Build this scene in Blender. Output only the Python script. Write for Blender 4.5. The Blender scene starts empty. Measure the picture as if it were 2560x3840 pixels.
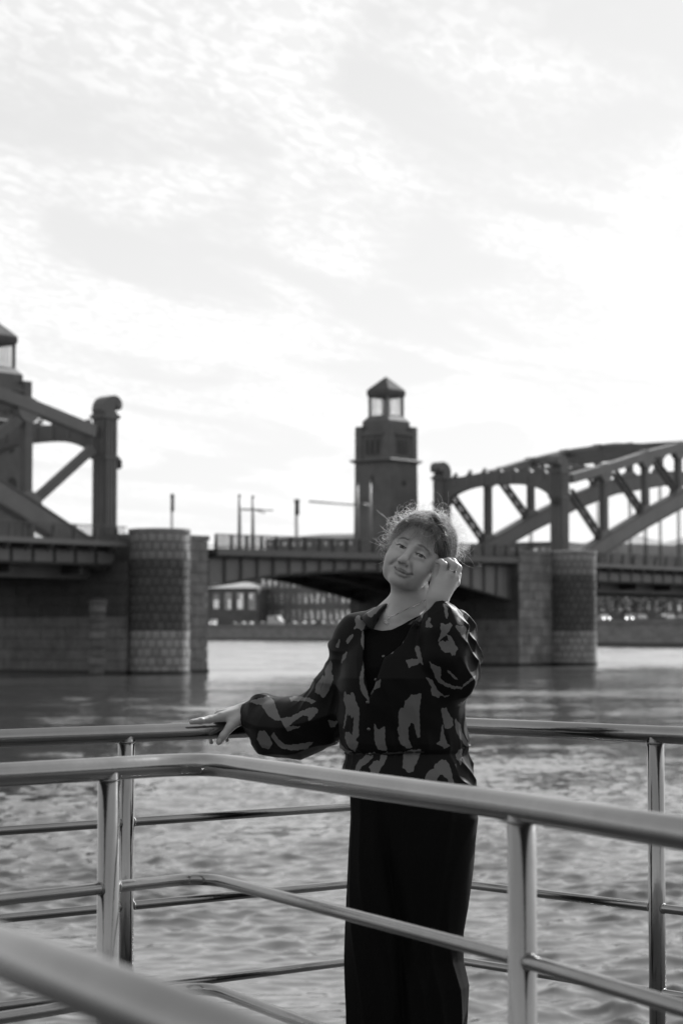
import bpy, bmesh, math, random, time
_T0 = time.time()
import numpy as np
from mathutils import Vector, Matrix
random.seed(7); np.random.seed(7)
SC = bpy.context.scene
COL = SC.collection
R = math.radians
# ------------------------------------------------------------------ camera
# metres; water level z = 0, camera 3 m above it, looking along +Y
F = 8000.0; CU, CV = 1280.0, 1920.0; CAMZ = 3.0; PITCH = math.atan(450.0 / F)
cam = bpy.data.cameras.new('camera'); camo = bpy.data.objects.new('camera', cam); COL.objects.link(camo)
cam.sensor_fit = 'HORIZONTAL'; cam.sensor_width = 24.0; cam.lens = 75.0
cam.clip_start = 0.1; cam.clip_end = 20000
camo.location = (0, 0, CAMZ); camo.rotation_euler = (math.pi / 2 + PITCH, 0, 0)
cam.dof.use_dof = True; cam.dof.focus_distance = 6.1; cam.dof.aperture_fstop = 5.6
SC.camera = camo
SC.render.resolution_x = 682; SC.render.resolution_y = 1024
# ------------------------------------------------------------------ light
SUN_AZ, SUN_EL = 37.0, 34.0          # degrees to the right of +Y, above the horizon
SKY_STRENGTH = 0.10
SUN_STRENGTH = 4.2
EXPOSURE = 0.92
w = bpy.data.worlds.new('World'); SC.world = w; w.use_nodes = True
nt = w.node_tree; nt.nodes.clear()
def N(t, **k):
    n = nt.nodes.new(t)
    for a, b in k.items(): setattr(n, a, b)
    return n
def L(a, b): nt.links.new(a, b)
out = N('ShaderNodeOutputWorld'); bg = N('ShaderNodeBackground'); bg.inputs[1].default_value = SKY_STRENGTH
sky = N('ShaderNodeTexSky', sky_type='NISHITA', sun_disc=False, sun_elevation=R(SUN_EL), sun_rotation=R(SUN_AZ),
        altitude=10, air_density=1.0, dust_density=0.8, ozone_density=1.0)
bw = N('ShaderNodeRGBToBW'); L(sky.outputs[0], bw.inputs[0])
def math_n(op, a=None, b=None, c=None):
    n = N('ShaderNodeMath', operation=op)
    for i, x in enumerate((a, b, c)):
        if x is None: continue
        if isinstance(x, (int, float)): n.inputs[i].default_value = x
        else: L(x, n.inputs[i])
    return n.outputs[0]
tc = N('ShaderNodeTexCoord'); sep = N('ShaderNodeSeparateXYZ'); L(tc.outputs['Generated'], sep.inputs[0])
zc = math_n('MAXIMUM', sep.outputs[2], 0.0)
zz = math_n('ADD', zc, 0.06)
px = math_n('DIVIDE', sep.outputs[0], zz); py = math_n('DIVIDE', sep.outputs[1], zz)
comb = N('ShaderNodeCombineXYZ'); L(px, comb.inputs[0]); L(py, comb.inputs[1])
mp = N('ShaderNodeMapping', vector_type='TEXTURE'); mp.inputs['Rotation'].default_value = (0, 0, R(-17)); mp.inputs['Scale'].default_value = (1.0, 2.4, 1); mp.inputs['Location'].default_value = (0.35, 0.9, 0)
L(comb.outputs[0], mp.inputs[0])
def noise(scale, detail, rough, dist=0.0, src=None):
    n = N('ShaderNodeTexNoise'); n.inputs['Scale'].default_value = scale; n.inputs['Detail'].default_value = detail
    n.inputs['Roughness'].default_value = rough; n.inputs['Distortion'].default_value = dist
    L((src or mp.outputs[0]), n.inputs['Vector']); return n.outputs['Fac']
def ramp(fac, a, b):
    n = N('ShaderNodeMapRange', interpolation_type='SMOOTHSTEP'); L(fac, n.inputs[0])
    n.inputs[1].default_value = a; n.inputs[2].default_value = b; return n.outputs[0]
big = ramp(noise(2.3, 3, 0.5, 0.6), 0.40, 0.58)
flock = ramp(noise(38.0, 4, 0.6, 0.4), 0.42, 0.62)
fine = noise(9.0, 6, 0.6, 0.8)
cl = math_n('MULTIPLY', big, math_n('ADD', math_n('MULTIPLY', flock, 0.6), math_n('MULTIPLY', fine, 0.7)))
cl = math_n('MULTIPLY', cl, ramp(zc, 0.01, 0.10))     # haze swallows the clouds low down
mul = math_n('ADD', math_n('MULTIPLY', cl, 0.23), 0.90)
base = math_n('MULTIPLY', math_n('POWER', math_n('MULTIPLY', bw.outputs[0], 0.16), 0.30), 5.15)   # thin even veil of high cloud
val = math_n('MULTIPLY', base, mul)
L(val, bg.inputs[0]); L(bg.outputs[0], out.inputs[0])
sl = bpy.data.lights.new('sun', 'SUN'); so = bpy.data.objects.new('sun', sl); COL.objects.link(so)
sl.energy = SUN_STRENGTH; sl.angle = R(0.6); sl.color = (1, 1, 1)
sdir = Vector((math.sin(R(SUN_AZ)) * math.cos(R(SUN_EL)), math.cos(R(SUN_AZ)) * math.cos(R(SUN_EL)), math.sin(R(SUN_EL))))
so.rotation_euler = (-sdir).to_track_quat('-Z', 'Y').to_euler(); so.location = (20, 20, 60)
SC.view_settings.view_transform = 'Standard'; SC.view_settings.look = 'None'
SC.view_settings.exposure = EXPOSURE; SC.view_settings.gamma = 1.0
SC.render.engine = 'CYCLES'
SC.cycles.max_bounces = 6; SC.cycles.diffuse_bounces = 3; SC.cycles.glossy_bounces = 4
SC.cycles.sample_clamp_indirect = 6.0
# ------------------------------------------------------------------ pixel -> place
CP, SP = math.cos(PITCH), math.sin(PITCH)
def ray(u, v):
    x = (u - CU) / F; y = (CV - v) / F
    return Vector((x, CP - y * SP, SP + y * CP))
def at_y(u, v, Y):                    # the point at distance Y in front of the camera
    d = ray(u, v); t = Y / d.y
    return Vector((0, 0, CAMZ)) + d * t
def at_z(u, v, z):                    # the point at height z
    d = ray(u, v); t = (z - CAMZ) / d.z
    return Vector((0, 0, CAMZ)) + d * t
# ------------------------------------------------------------------ materials (greys: the picture is black and white)
MATS = {}
def mat(name, val, rough=0.6, metal=0.0, nscale=0.0, namp=0.0, bump=0.0, bscale=None, spec=None, stretch=(1, 1, 1), build=None, rvar=0.0, coord='Object'):
    if name in MATS: return MATS[name]
    m = bpy.data.materials.new(name); m.use_nodes = True; t = m.node_tree; b = t.nodes['Principled BSDF']
    b.inputs['Base Color'].default_value = (val, val, val, 1); b.inputs['Roughness'].default_value = rough
    b.inputs['Metallic'].default_value = metal
    if spec is not None: b.inputs['Specular IOR Level'].default_value = spec
    if nscale:
        c = t.nodes.new('ShaderNodeTexCoord'); mpn = t.nodes.new('ShaderNodeMapping'); mpn.inputs['Scale'].default_value = stretch
        t.links.new(c.outputs[coord], mpn.inputs[0])
        n = t.nodes.new('ShaderNodeTexNoise'); n.inputs['Scale'].default_value = nscale; n.inputs['Detail'].default_value = 6; n.inputs['Roughness'].default_value = 0.65
        t.links.new(mpn.outputs[0], n.inputs['Vector'])
        mr = t.nodes.new('ShaderNodeMapRange'); mr.inputs[1].default_value = 0.25; mr.inputs[2].default_value = 0.75
        mr.inputs[3].default_value = val * (1 - namp); mr.inputs[4].default_value = val * (1 + namp)
        t.links.new(n.outputs['Fac'], mr.inputs[0]); t.links.new(mr.outputs[0], b.inputs['Base Color'])
        if rvar:
            r2 = t.nodes.new('ShaderNodeMapRange'); r2.inputs[1].default_value = 0.25; r2.inputs[2].default_value = 0.75
            r2.inputs[3].default_value = max(0.02, rough - rvar); r2.inputs[4].default_value = rough + rvar
            t.links.new(n.outputs['Fac'], r2.inputs[0]); t.links.new(r2.outputs[0], b.inputs['Roughness'])
        if bump:
            n2 = n
            if bscale:
                n2 = t.nodes.new('ShaderNodeTexNoise'); n2.inputs['Scale'].default_value = bscale; n2.inputs['Detail'].default_value = 4
                t.links.new(mpn.outputs[0], n2.inputs['Vector'])
            bn = t.nodes.new('ShaderNodeBump'); bn.inputs['Strength'].default_value = bump; bn.inputs['Distance'].default_value = 0.02
            t.links.new(n2.outputs['Fac'], bn.inputs['Height']); t.links.new(bn.outputs[0], b.inputs['Normal'])
    if build: build(m, t, b)
    MATS[name] = m; return m
# ------------------------------------------------------------------ mesh builder
class MB:
    def __init__(s): s.v = []; s.f = []
    def add(s, vs, fs):
        o = len(s.v); s.v.extend([tuple(p) for p in vs]); s.f.extend([tuple(i + o for i in q) for q in fs]); return s
    def hexa(s, p):                    # 8 corners: bottom 4 ccw, top 4 ccw
        return s.add(p, [(3, 2, 1, 0), (4, 5, 6, 7), (0, 1, 5, 4), (1, 2, 6, 5), (2, 3, 7, 6), (3, 0, 4, 7)])
    def box(s, a, b):
        x0, y0, z0 = a; x1, y1, z1 = b
        return s.hexa([(x0, y0, z0), (x1, y0, z0), (x1, y1, z0), (x0, y1, z0), (x0, y0, z1), (x1, y0, z1), (x1, y1, z1), (x0, y1, z1)])
    def beam(s, a, b, side, w, h):     # box along a-b; side: direction of width w; h the other way
        a = Vector(a); b = Vector(b); d = (b - a).normalized(); sd = Vector(side); sd = (sd - d * sd.dot(d)).normalized(); up = d.cross(sd)
        c = []
        for p in (a, b):
            for i, j in ((-1, -1), (1, -1), (1, 1), (-1, 1)): c.append(p + sd * (i * w / 2) + up * (j * h / 2))
        return s.add(c, [(0, 3, 2, 1), (4, 5, 6, 7), (0, 1, 5, 4), (1, 2, 6, 5), (2, 3, 7, 6), (3, 0, 4, 7)])
    def tube(s, pts, r, n=16, cap=True):
        pts = [Vector(p) for p in pts]; rr = r if isinstance(r, (list, tuple)) else [r] * len(pts)
        ring = []; prev = None
        for i, p in enumerate(pts):
            if i == 0: d = pts[1] - p
            elif i == len(pts) - 1: d = p - pts[i - 1]
            else: d = (pts[i + 1] - p).normalized() + (p - pts[i - 1]).normalized()
            d.normalize()
            if prev is None:
                ref = Vector((0, 0, 1)) if abs(d.z) < 0.9 else Vector((1, 0, 0)); a = ref.cross(d).normalized()
            else: a = (prev - d * prev.dot(d)).normalized()
            prev = a; b = d.cross(a)
            ring.append([p + a * (rr[i] * math.cos(2 * math.pi * k / n)) + b * (rr[i] * math.sin(2 * math.pi * k / n)) for k in range(n)])
        vs = [q for g in ring for q in g]; fs = []
        for i in range(len(pts) - 1):
            for k in range(n): fs.append((i * n + k, i * n + (k + 1) % n, (i + 1) * n + (k + 1) % n, (i + 1) * n + k))
        if cap: fs.append(tuple(range(n - 1, -1, -1))); fs.append(tuple((len(pts) - 1) * n + k for k in range(n)))
        return s.add(vs, fs)
    def prism(s, poly, f):             # poly: 2-D outline; f(p, k) -> 3-D for k = 0, 1
        n = len(poly); vs = [f(p, 0) for p in poly] + [f(p, 1) for p in poly]
        fs = [tuple(range(n - 1, -1, -1)), tuple(range(n, 2 * n))] + [(i, (i + 1) % n, n + (i + 1) % n, n + i) for i in range(n)]
        return s.add(vs, fs)
    def lathe(s, prof, c, n=24, ax=None):
        vs = []; fs = []; m = len(prof)
        for (r, z) in prof:
            for k in range(n):
                a = 2 * math.pi * k / n; vs.append((c[0] + r * math.cos(a), c[1] + r * math.sin(a), c[2] + z))
        for i in range(m - 1):
            for k in range(n): fs.append((i * n + k, i * n + (k + 1) % n, (i + 1) * n + (k + 1) % n, (i + 1) * n + k))
        fs.append(tuple(range(n - 1, -1, -1))); fs.append(tuple((m - 1) * n + k for k in range(n)))
        return s.add(vs, fs)
    def mesh(s, name, m, smooth=False):
        me = bpy.data.meshes.new(name); me.from_pydata(s.v, [], s.f); me.update()
        bm = bmesh.new(); bm.from_mesh(me); bmesh.ops.recalc_face_normals(bm, faces=bm.faces); bm.to_mesh(me); bm.free()
        if m: me.materials.append(m)
        if smooth: me.polygons.foreach_set('use_smooth', [True] * len(me.polygons))
        return me
    def build(s, name, m, parent=None, smooth=False):
        return link(name, s.mesh(name, m, smooth), parent)
def link(name, me, parent=None, loc=None):
    o = bpy.data.objects.new(name, me); COL.objects.link(o)
    if parent is not None: o.parent = parent
    if loc is not None: o.location = loc
    return o
def tag(o, label=None, cat=None, group=None, kind=None):
    if label: o['label'] = label
    if cat: o['category'] = cat
    if group: o['group'] = group
    if kind: o['kind'] = kind
    return o
def thing(name, label, cat, group=None):
    return tag(link(name, None), label, cat, group)
def autosmooth(o, ang=35):
    me = o.data
    bm = bmesh.new(); bm.from_mesh(me)
    for f in bm.faces: f.smooth = True
    for e in bm.edges:
        if len(e.link_faces) == 2 and e.calc_face_angle(0) > R(ang): e.smooth = False
    bm.to_mesh(me); bm.free(); return o
print('00_setup.py %.1f' % (time.time() - _T0))
# ------------------------------------------------------------------ water, far bank, ground
def water_build(m, t, b):
    b.inputs['Base Color'].default_value = (0.04, 0.04, 0.04, 1); b.inputs['Roughness'].default_value = 0.10; b.inputs['IOR'].default_value = 1.8
    c = t.nodes.new('ShaderNodeTexCoord'); prev = None
    # ripples as small random slopes (a bump map would flatten out with distance)
    for sc, st, amp, dt in ((0.07, (.5, 1, 1), .14, 2), (0.30, (.6, 1, 1), .20, 3), (1.1, (.7, 1, 1), .16, 4), (4.0, (.7, 1, 1), .18, 4), (12.0, (.8, 1, 1), .13, 3)):
        mpn = t.nodes.new('ShaderNodeMapping'); mpn.inputs['Scale'].default_value = st; mpn.inputs['Rotation'].default_value = (0, 0, 0.35)
        t.links.new(c.outputs['Object'], mpn.inputs[0])
        n = t.nodes.new('ShaderNodeTexNoise'); n.inputs['Scale'].default_value = sc; n.inputs['Detail'].default_value = dt; n.inputs['Roughness'].default_value = 0.55; n.inputs['Distortion'].default_value = 0.4
        t.links.new(mpn.outputs[0], n.inputs['Vector'])
        sb = t.nodes.new('ShaderNodeVectorMath'); sb.operation = 'SUBTRACT'; sb.inputs[1].default_value = (.5, .5, .5); t.links.new(n.outputs['Color'], sb.inputs[0])
        ml = t.nodes.new('ShaderNodeVectorMath'); ml.operation = 'MULTIPLY'; ml.inputs[1].default_value = (amp, amp, 0); t.links.new(sb.outputs[0], ml.inputs[0])
        if prev is None: prev = ml
        else:
            ad = t.nodes.new('ShaderNodeVectorMath'); ad.operation = 'ADD'; t.links.new(prev.outputs[0], ad.inputs[0]); t.links.new(ml.outputs[0], ad.inputs[1]); prev = ad
    gn = t.nodes.new('ShaderNodeTexNoise'); gn.inputs['Scale'].default_value = .055; gn.inputs['Detail'].default_value = 3; t.links.new(c.outputs['Object'], gn.inputs['Vector'])
    gm_ = t.nodes.new('ShaderNodeMapRange'); gm_.inputs[1].default_value = .35; gm_.inputs[2].default_value = .65; gm_.inputs[3].default_value = .45; gm_.inputs[4].default_value = 1.35; t.links.new(gn.outputs['Fac'], gm_.inputs[0])
    gs = t.nodes.new('ShaderNodeVectorMath'); gs.operation = 'SCALE'; t.links.new(prev.outputs[0], gs.inputs[0]); t.links.new(gm_.outputs[0], gs.inputs['Scale']); prev = gs   # gusts roughen patches of the river
    g = t.nodes.new('ShaderNodeNewGeometry'); ad = t.nodes.new('ShaderNodeVectorMath'); ad.operation = 'ADD'; t.links.new(g.outputs['Normal'], ad.inputs[0]); t.links.new(prev.outputs[0], ad.inputs[1])
    bias = t.nodes.new('ShaderNodeVectorMath'); bias.operation = 'ADD'; t.links.new(ad.outputs[0], bias.inputs[0]); ad = bias
    sp = t.nodes.new('ShaderNodeSeparateXYZ'); t.links.new(c.outputs['Object'], sp.inputs[0]); lr = t.nodes.new('ShaderNodeMapRange'); lr.inputs[1].default_value = 40; lr.inputs[2].default_value = 200; lr.inputs[3].default_value = 0; lr.inputs[4].default_value = -.06; t.links.new(sp.outputs[1], lr.inputs[0])
    cb = t.nodes.new('ShaderNodeCombineXYZ'); t.links.new(lr.outputs[0], cb.inputs[1]); t.links.new(cb.outputs[0], bias.inputs[1])   # far normals tilted towards the viewer so distant water reflects more sky
    nm = t.nodes.new('ShaderNodeVectorMath'); nm.operation = 'NORMALIZE'; t.links.new(ad.outputs[0], nm.inputs[0]); t.links.new(nm.outputs[0], b.inputs['Normal'])
WATER = mat('river_water', 0.02, build=water_build)
def make_water():
    # rows get sparser with distance; near rows carry real waves
    ys = [-60, -20, 0, 6]; y = 9.0
    while y < 70: ys.append(y); y += 0.045 + max(0, y - 26) * 0.012
    while y < 9000: ys.append(y); y *= 1.12
    ys = np.array(ys)
    xs = list(np.arange(-7.5, 7.501, 0.055)); g = 0.07; x = 7.5
    ext = []
    while x < 6000: g *= 1.25; x += g; ext.append(x)
    xs = np.array([-e for e in reversed(ext)] + xs + ext)
    X, Y = np.meshgrid(xs, ys)
    rs = np.random.RandomState(3); Z = np.zeros_like(X)
    DX = np.zeros_like(X); DY = np.zeros_like(X)
    for i in range(90):
        lam = 0.18 * (5.5 ** rs.rand()); th = rs.normal(1.9, 0.8); k = 2 * math.pi / lam
        a = 0.0062 * lam ** 0.75 * (0.45 + 0.9 * rs.rand()); ph = rs.rand() * 6.283
        kx, ky = math.cos(th) * k, math.sin(th) * k
        arg = kx * X + ky * Y + ph; Z += a * np.cos(arg); DX -= 0.8 * a * math.cos(th) * np.sin(arg); DY -= 0.8 * a * math.sin(th) * np.sin(arg)
    fade = np.clip((7.8 - np.abs(X)) / 2 + np.clip((Y - 30) / 20, 0, 0), 0, 1) * np.clip((70 - Y) / 35, 0, 1) * np.clip((Y - 6) / 3, 0, 1)
    # gusts: patches of stronger and weaker ripples
    gst = 0.75 + 0.45 * np.sin(X * 0.9 + 1.3 * np.sin(Y * 0.31)) * np.sin(Y * 0.45 + 0.8 * np.sin(X * .5))
    Z *= fade * gst; X = X + DX * fade * gst; Y = Y + DY * fade * gst
    ny, nx = X.shape; V = np.stack([X, Y, Z], -1).reshape(-1, 3)
    ii = (np.arange(ny - 1)[:, None] * nx + np.arange(nx - 1)[None, :]).ravel()
    Fq = np.stack([ii, ii + 1, ii + nx + 1, ii + nx], -1)
    o = link('river_water', np_mesh('river_water', V, Fq, WATER, True)); tag(o, kind='structure')
def np_mesh(name, V, Fq, m, smooth=True):
    me = bpy.data.meshes.new(name); k = Fq.shape[1]
    me.vertices.add(len(V)); me.vertices.foreach_set('co', V.astype(np.float32).ravel())
    me.loops.add(Fq.size); me.loops.foreach_set('vertex_index', Fq.astype(np.int32).ravel())
    me.polygons.add(len(Fq)); me.polygons.foreach_set('loop_start', np.arange(0, Fq.size, k, dtype=np.int32)); me.polygons.foreach_set('loop_total', np.full(len(Fq), k, dtype=np.int32))
    if smooth: me.polygons.foreach_set('use_smooth', np.ones(len(Fq), dtype=bool))
    me.update(calc_edges=True); me.validate()
    if m: me.materials.append(m)
    return me
make_water()
print('10_water.py %.1f' % (time.time() - _T0))
# ------------------------------------------------------------------ bridge
UX = Vector((0.634, 0.774, 0)).normalized(); VX = Vector((-UX.y, UX.x, 0)); BO = Vector((-16.6, 152.0, 0))
def B(s, t, z): return BO + UX * s + VX * t + Vector((0, 0, z))
def sz(u, v, t):                       # (s, z) of the pixel on the bridge's lengthwise plane t
    d = ray(u, v); o = BO + VX * t
    det = d.x * (-UX.y) + UX.x * d.y
    lam = (o.x * (-UX.y) + UX.x * o.y) / det
    s = (d.x * lam - o.x) / UX.x
    return s, CAMZ + lam * d.z
def Bp(u, v, t): s, z = sz(u, v, t); return B(s, t, z)
WT = 13.5                              # distance between the two truss planes
S0 = -0.42; S1 = sz(2097, 1900, 0)[0]
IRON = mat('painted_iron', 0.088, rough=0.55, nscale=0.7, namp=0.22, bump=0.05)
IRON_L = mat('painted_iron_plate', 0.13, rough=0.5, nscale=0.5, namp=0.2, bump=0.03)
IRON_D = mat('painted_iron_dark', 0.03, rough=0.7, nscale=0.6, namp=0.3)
def granite_mat(name, v):
    return mat(name, v, rough=0.8, nscale=0.9, namp=0.45, bump=0.4, bscale=6)
GR = granite_mat('granite_block', 0.145); GR_L = granite_mat('granite_block_pale', 0.20); GR_D = granite_mat('granite_block_sooty', 0.052); GR_M = granite_mat('granite_block_stained', 0.065)
MORT = mat('mortar_core', 0.07, rough=0.95, nscale=1.2, namp=0.3)
TWR = mat('tower_granite', 0.105, rough=0.8, nscale=0.6, namp=0.3, bump=0.3, bscale=3)
DARKO = mat('dark_opening', 0.015, rough=0.6)
SLATE = mat('tower_roof_copper', 0.09, spec=.1, rough=0.85, nscale=1.5, namp=0.2)
ASPH = mat('bridge_asphalt', 0.06, rough=0.9, nscale=3, namp=0.2)
# --- piers
def pier(s0, s1, cyl_s, cyl_r, ztop, mirror, label, low):
    p = thing('bridge_pier', label, 'bridge pier', 'granite bridge piers')
    T0, T1 = -2.6, WT + 3.0; ca = (cyl_s, -3.6); CH = 0.62; nC = int(ztop / CH)
    core = MB(); g = .12
    core.hexa([B(s0 + g, T0 + g, -1.5), B(s1 - g, T0 + g, -1.5), B(s1 - g, T1, -1.5), B(s0 + g, T1, -1.5), B(s0 + g, T0 + g, low - .06), B(s1 - g, T0 + g, low - .06), B(s1 - g, T1, low - .06), B(s0 + g, T1, low - .06)])
    c0 = B(ca[0], ca[1], 0); core.lathe([(cyl_r - g, -1.5), (cyl_r - g, ztop - .06)], c0, 40)
    # block beside the round head that carries the middle span
    bs0, bs1 = (cyl_s - .2, s1) if not mirror else (s0, cyl_s + .2)
    core.hexa([B(bs0, T0 + g, low - .1), B(bs1 - g if not mirror else bs1, T0 + g, low - .1), B(bs1 - g if not mirror else bs1, T0 + 4, low - .1), B(bs0, T0 + 4, low - .1), B(bs0, T0 + g, ztop - .35), B(bs1 - g if not mirror else bs1, T0 + g, ztop - .35), B(bs1 - g if not mirror else bs1, T0 + 4, ztop - .35), B(bs0, T0 + 4, ztop - .35)])
    core.build('core', MORT, p)
    rnd = random.Random(int(s0 * 10) + 5)
    meshes = {}
    def wedge(n, j, mt, rr):
        key = ('w', n, j, mt.name)
        if key not in meshes:
            m = MB(); a0 = 0.012; a1 = 2 * math.pi / n - 0.012; k = 3; vi = []; r0, r1 = rr - .35, rr + (0.0, .025, .05)[j]
            vs = []
            for zz_ in (0.03, CH - .03):
                for i in range(k + 1):
                    a = a0 + (a1 - a0) * i / k; vs += [(r1 * math.cos(a), r1 * math.sin(a), zz_)]
                for i in range(k, -1, -1):
                    a = a0 + (a1 - a0) * i / k; vs += [(r0 * math.cos(a), r0 * math.sin(a), zz_)]
            q = 2 * (k + 1); fs = [tuple(range(q - 1, -1, -1)), tuple(range(q, 2 * q))] + [(i, (i + 1) % q, q + (i + 1) % q, q + i) for i in range(q)]
            meshes[key] = m.add(vs, fs).mesh('stone', mt)
        return meshes[key]
    def course_mat(zm, fr):
        if fr > 0.80: return GR
        if fr > 0.34: return GR_D if rnd.random() < .72 else GR_M
        return GR_L if rnd.random() < .8 else GR
    n = 22; cnt = 0
    for c in range(nC):
        fr = (c + .5) / nC
        for i in range(n):
            a = 2 * math.pi * (i + .5 * (c % 2)) / n
            w_ = Vector((math.cos(a + math.pi / n), math.sin(a + math.pi / n), 0))
            if w_.y > 0.35: continue
            mt = course_mat(c * CH, fr) if c < nC - 1 else GR_L
            o = link('stone', wedge(n, rnd.randrange(3), mt, cyl_r), p, c0 + Vector((0, 0, c * CH))); o.rotation_euler.z = a; cnt += 1
    # cap ring
    MB().lathe([(cyl_r + .03, 0), (cyl_r + .10, .1), (cyl_r + .10, .32), (cyl_r - .3, .36)], c0 + Vector((0, 0, nC * CH)), 40).build('cap', GR_L, p)
    rows = []
    # front faces of the flat parts and the long flank, as rows of blocks
    def face(a, b, nrm, z0, z1, bl, fm):
        d = (b - a); Ln = d.length; d.normalize(); nc = int((z1 - z0) / (CH * 1.25)); ch = (z1 - z0) / nc
        for c in range(nc):
            x = 0.0; first = True
            while x < Ln - 0.05:
                l_ = bl * (.5 if (first and c % 2) else 1) ; first = False; l_ = min(l_, Ln - x)
                if Ln - (x + l_) < .3: l_ = Ln - x
                pr = .02 + .05 * rnd.random(); m = MB()
                q = [a + d * (x + .02), a + d * (x + l_ - .02)]
                q = [q[0] + nrm * pr, q[1] + nrm * pr, q[1] - nrm * .25, q[0] - nrm * .25]
                zz0 = z0 + c * ch + .02; zz1 = z0 + (c + 1) * ch - .02
                m.hexa([v + Vector((0, 0, zz0)) for v in q] + [v + Vector((0, 0, zz1)) for v in q])
                m.build('stone', fm((zz0 + zz1) / 2), p); x += l_
    fr_m = lambda z: (GR_L if rnd.random() < .5 else GR)
    fl_m = lambda z: (GR if z < 4.2 else GR_D)
    if not mirror: face(B(cyl_s + cyl_r * .5, T0, 0), B(s1, T0, 0), -VX, -.6, ztop - .35, 1.2, lambda z: GR)
    else: face(B(s0, T0, 0), B(cyl_s - cyl_r * .5, T0, 0), -VX, -.6, ztop - .35, 1.2, fr_m)
    face(B(s0, T1, 0), B(s0, T0, 0), -UX, -.6, low, 2.6, fl_m)
    MB().hexa([B(bs0, T0 - .1, ztop - .34), B(bs1 + (.1 if not mirror else 0), T0 - .1, ztop - .34), B(bs1 + (.1 if not mirror else 0), T0 + 4, ztop - .34), B(bs0, T0 + 4, ztop - .34), B(bs0, T0 - .1, ztop), B(bs1 + (.1 if not mirror else 0), T0 - .1, ztop), B(bs1 + (.1 if not mirror else 0), T0 + 4, ztop), B(bs0, T0 + 4, ztop)]).build('coping', GR, p)
    # weedy tide band at the foot
    MB().lathe([(cyl_r + .12, -.8), (cyl_r + .10, .28), (cyl_r - .2, .3)], c0, 40).build('tide_band', DARKO, p)
    m = MB(); e = .09
    m.hexa([B(s0 - e, T0 - e, -.8), B(s1 + e, T0 - e, -.8), B(s1 + e, T1 + e, -.8), B(s0 - e, T1 + e, -.8), B(s0 - e, T0 - e, .27), B(s1 + e, T0 - e, .27), B(s1 + e, T1 + e, .27), B(s0 - e, T1 + e, .27)])
    m.build('tide_band', DARKO, p)
    return p, T0, T1, c0
cs = sz(597, 2200, -3.6)[0]; le = sz(778, 2300, -2.6)[0]
ztl = sz(597, 1990, -5.6)[1]
pierL, T0, T1, cL = pier(cs - 2.3, le, cs, 2.12, ztl, False, 'left granite pier with round dark head beside the woman\'s outstretched arm', 8.0)
# lower round buttress on the flank of the left pier
bt = B(cs - 2.3, 0.2, 0); bp = sz(405, 2400, 0.2)[0]; bt = B(bp, 0.2, 0)
bz = sz(405, 2262, 0.2)[1]
for c in range(int(bz / .62)):
    MB().lathe([(1.32, .03), (1.35 + .03 * (c % 2), .06), (1.35 + .03 * (c % 2), .57), (1.32, .60)], bt + Vector((0, 0, c * .62)), 28).build('stone_course', (GR, GR_L, GR)[c % 3], pierL)
MB().lathe([(1.45, 0), (1.45, .25), (0.8, .6)], bt + Vector((0, 0, int(bz / .62) * .62)), 28).build('buttress_cap', GR, pierL)
cs2 = sz(2147, 2250, -3.6)[0]; rs_ = sz(1945, 2300, -2.6)[0]
ztr = sz(2147, 2064, -5.6)[1]
pierR, _, _, cR = pier(rs_, cs2 + 2.3, cs2, 2.08, ztr, True, 'right granite pier with round dark head, behind the woman\'s raised arm', 8.0)
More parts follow.
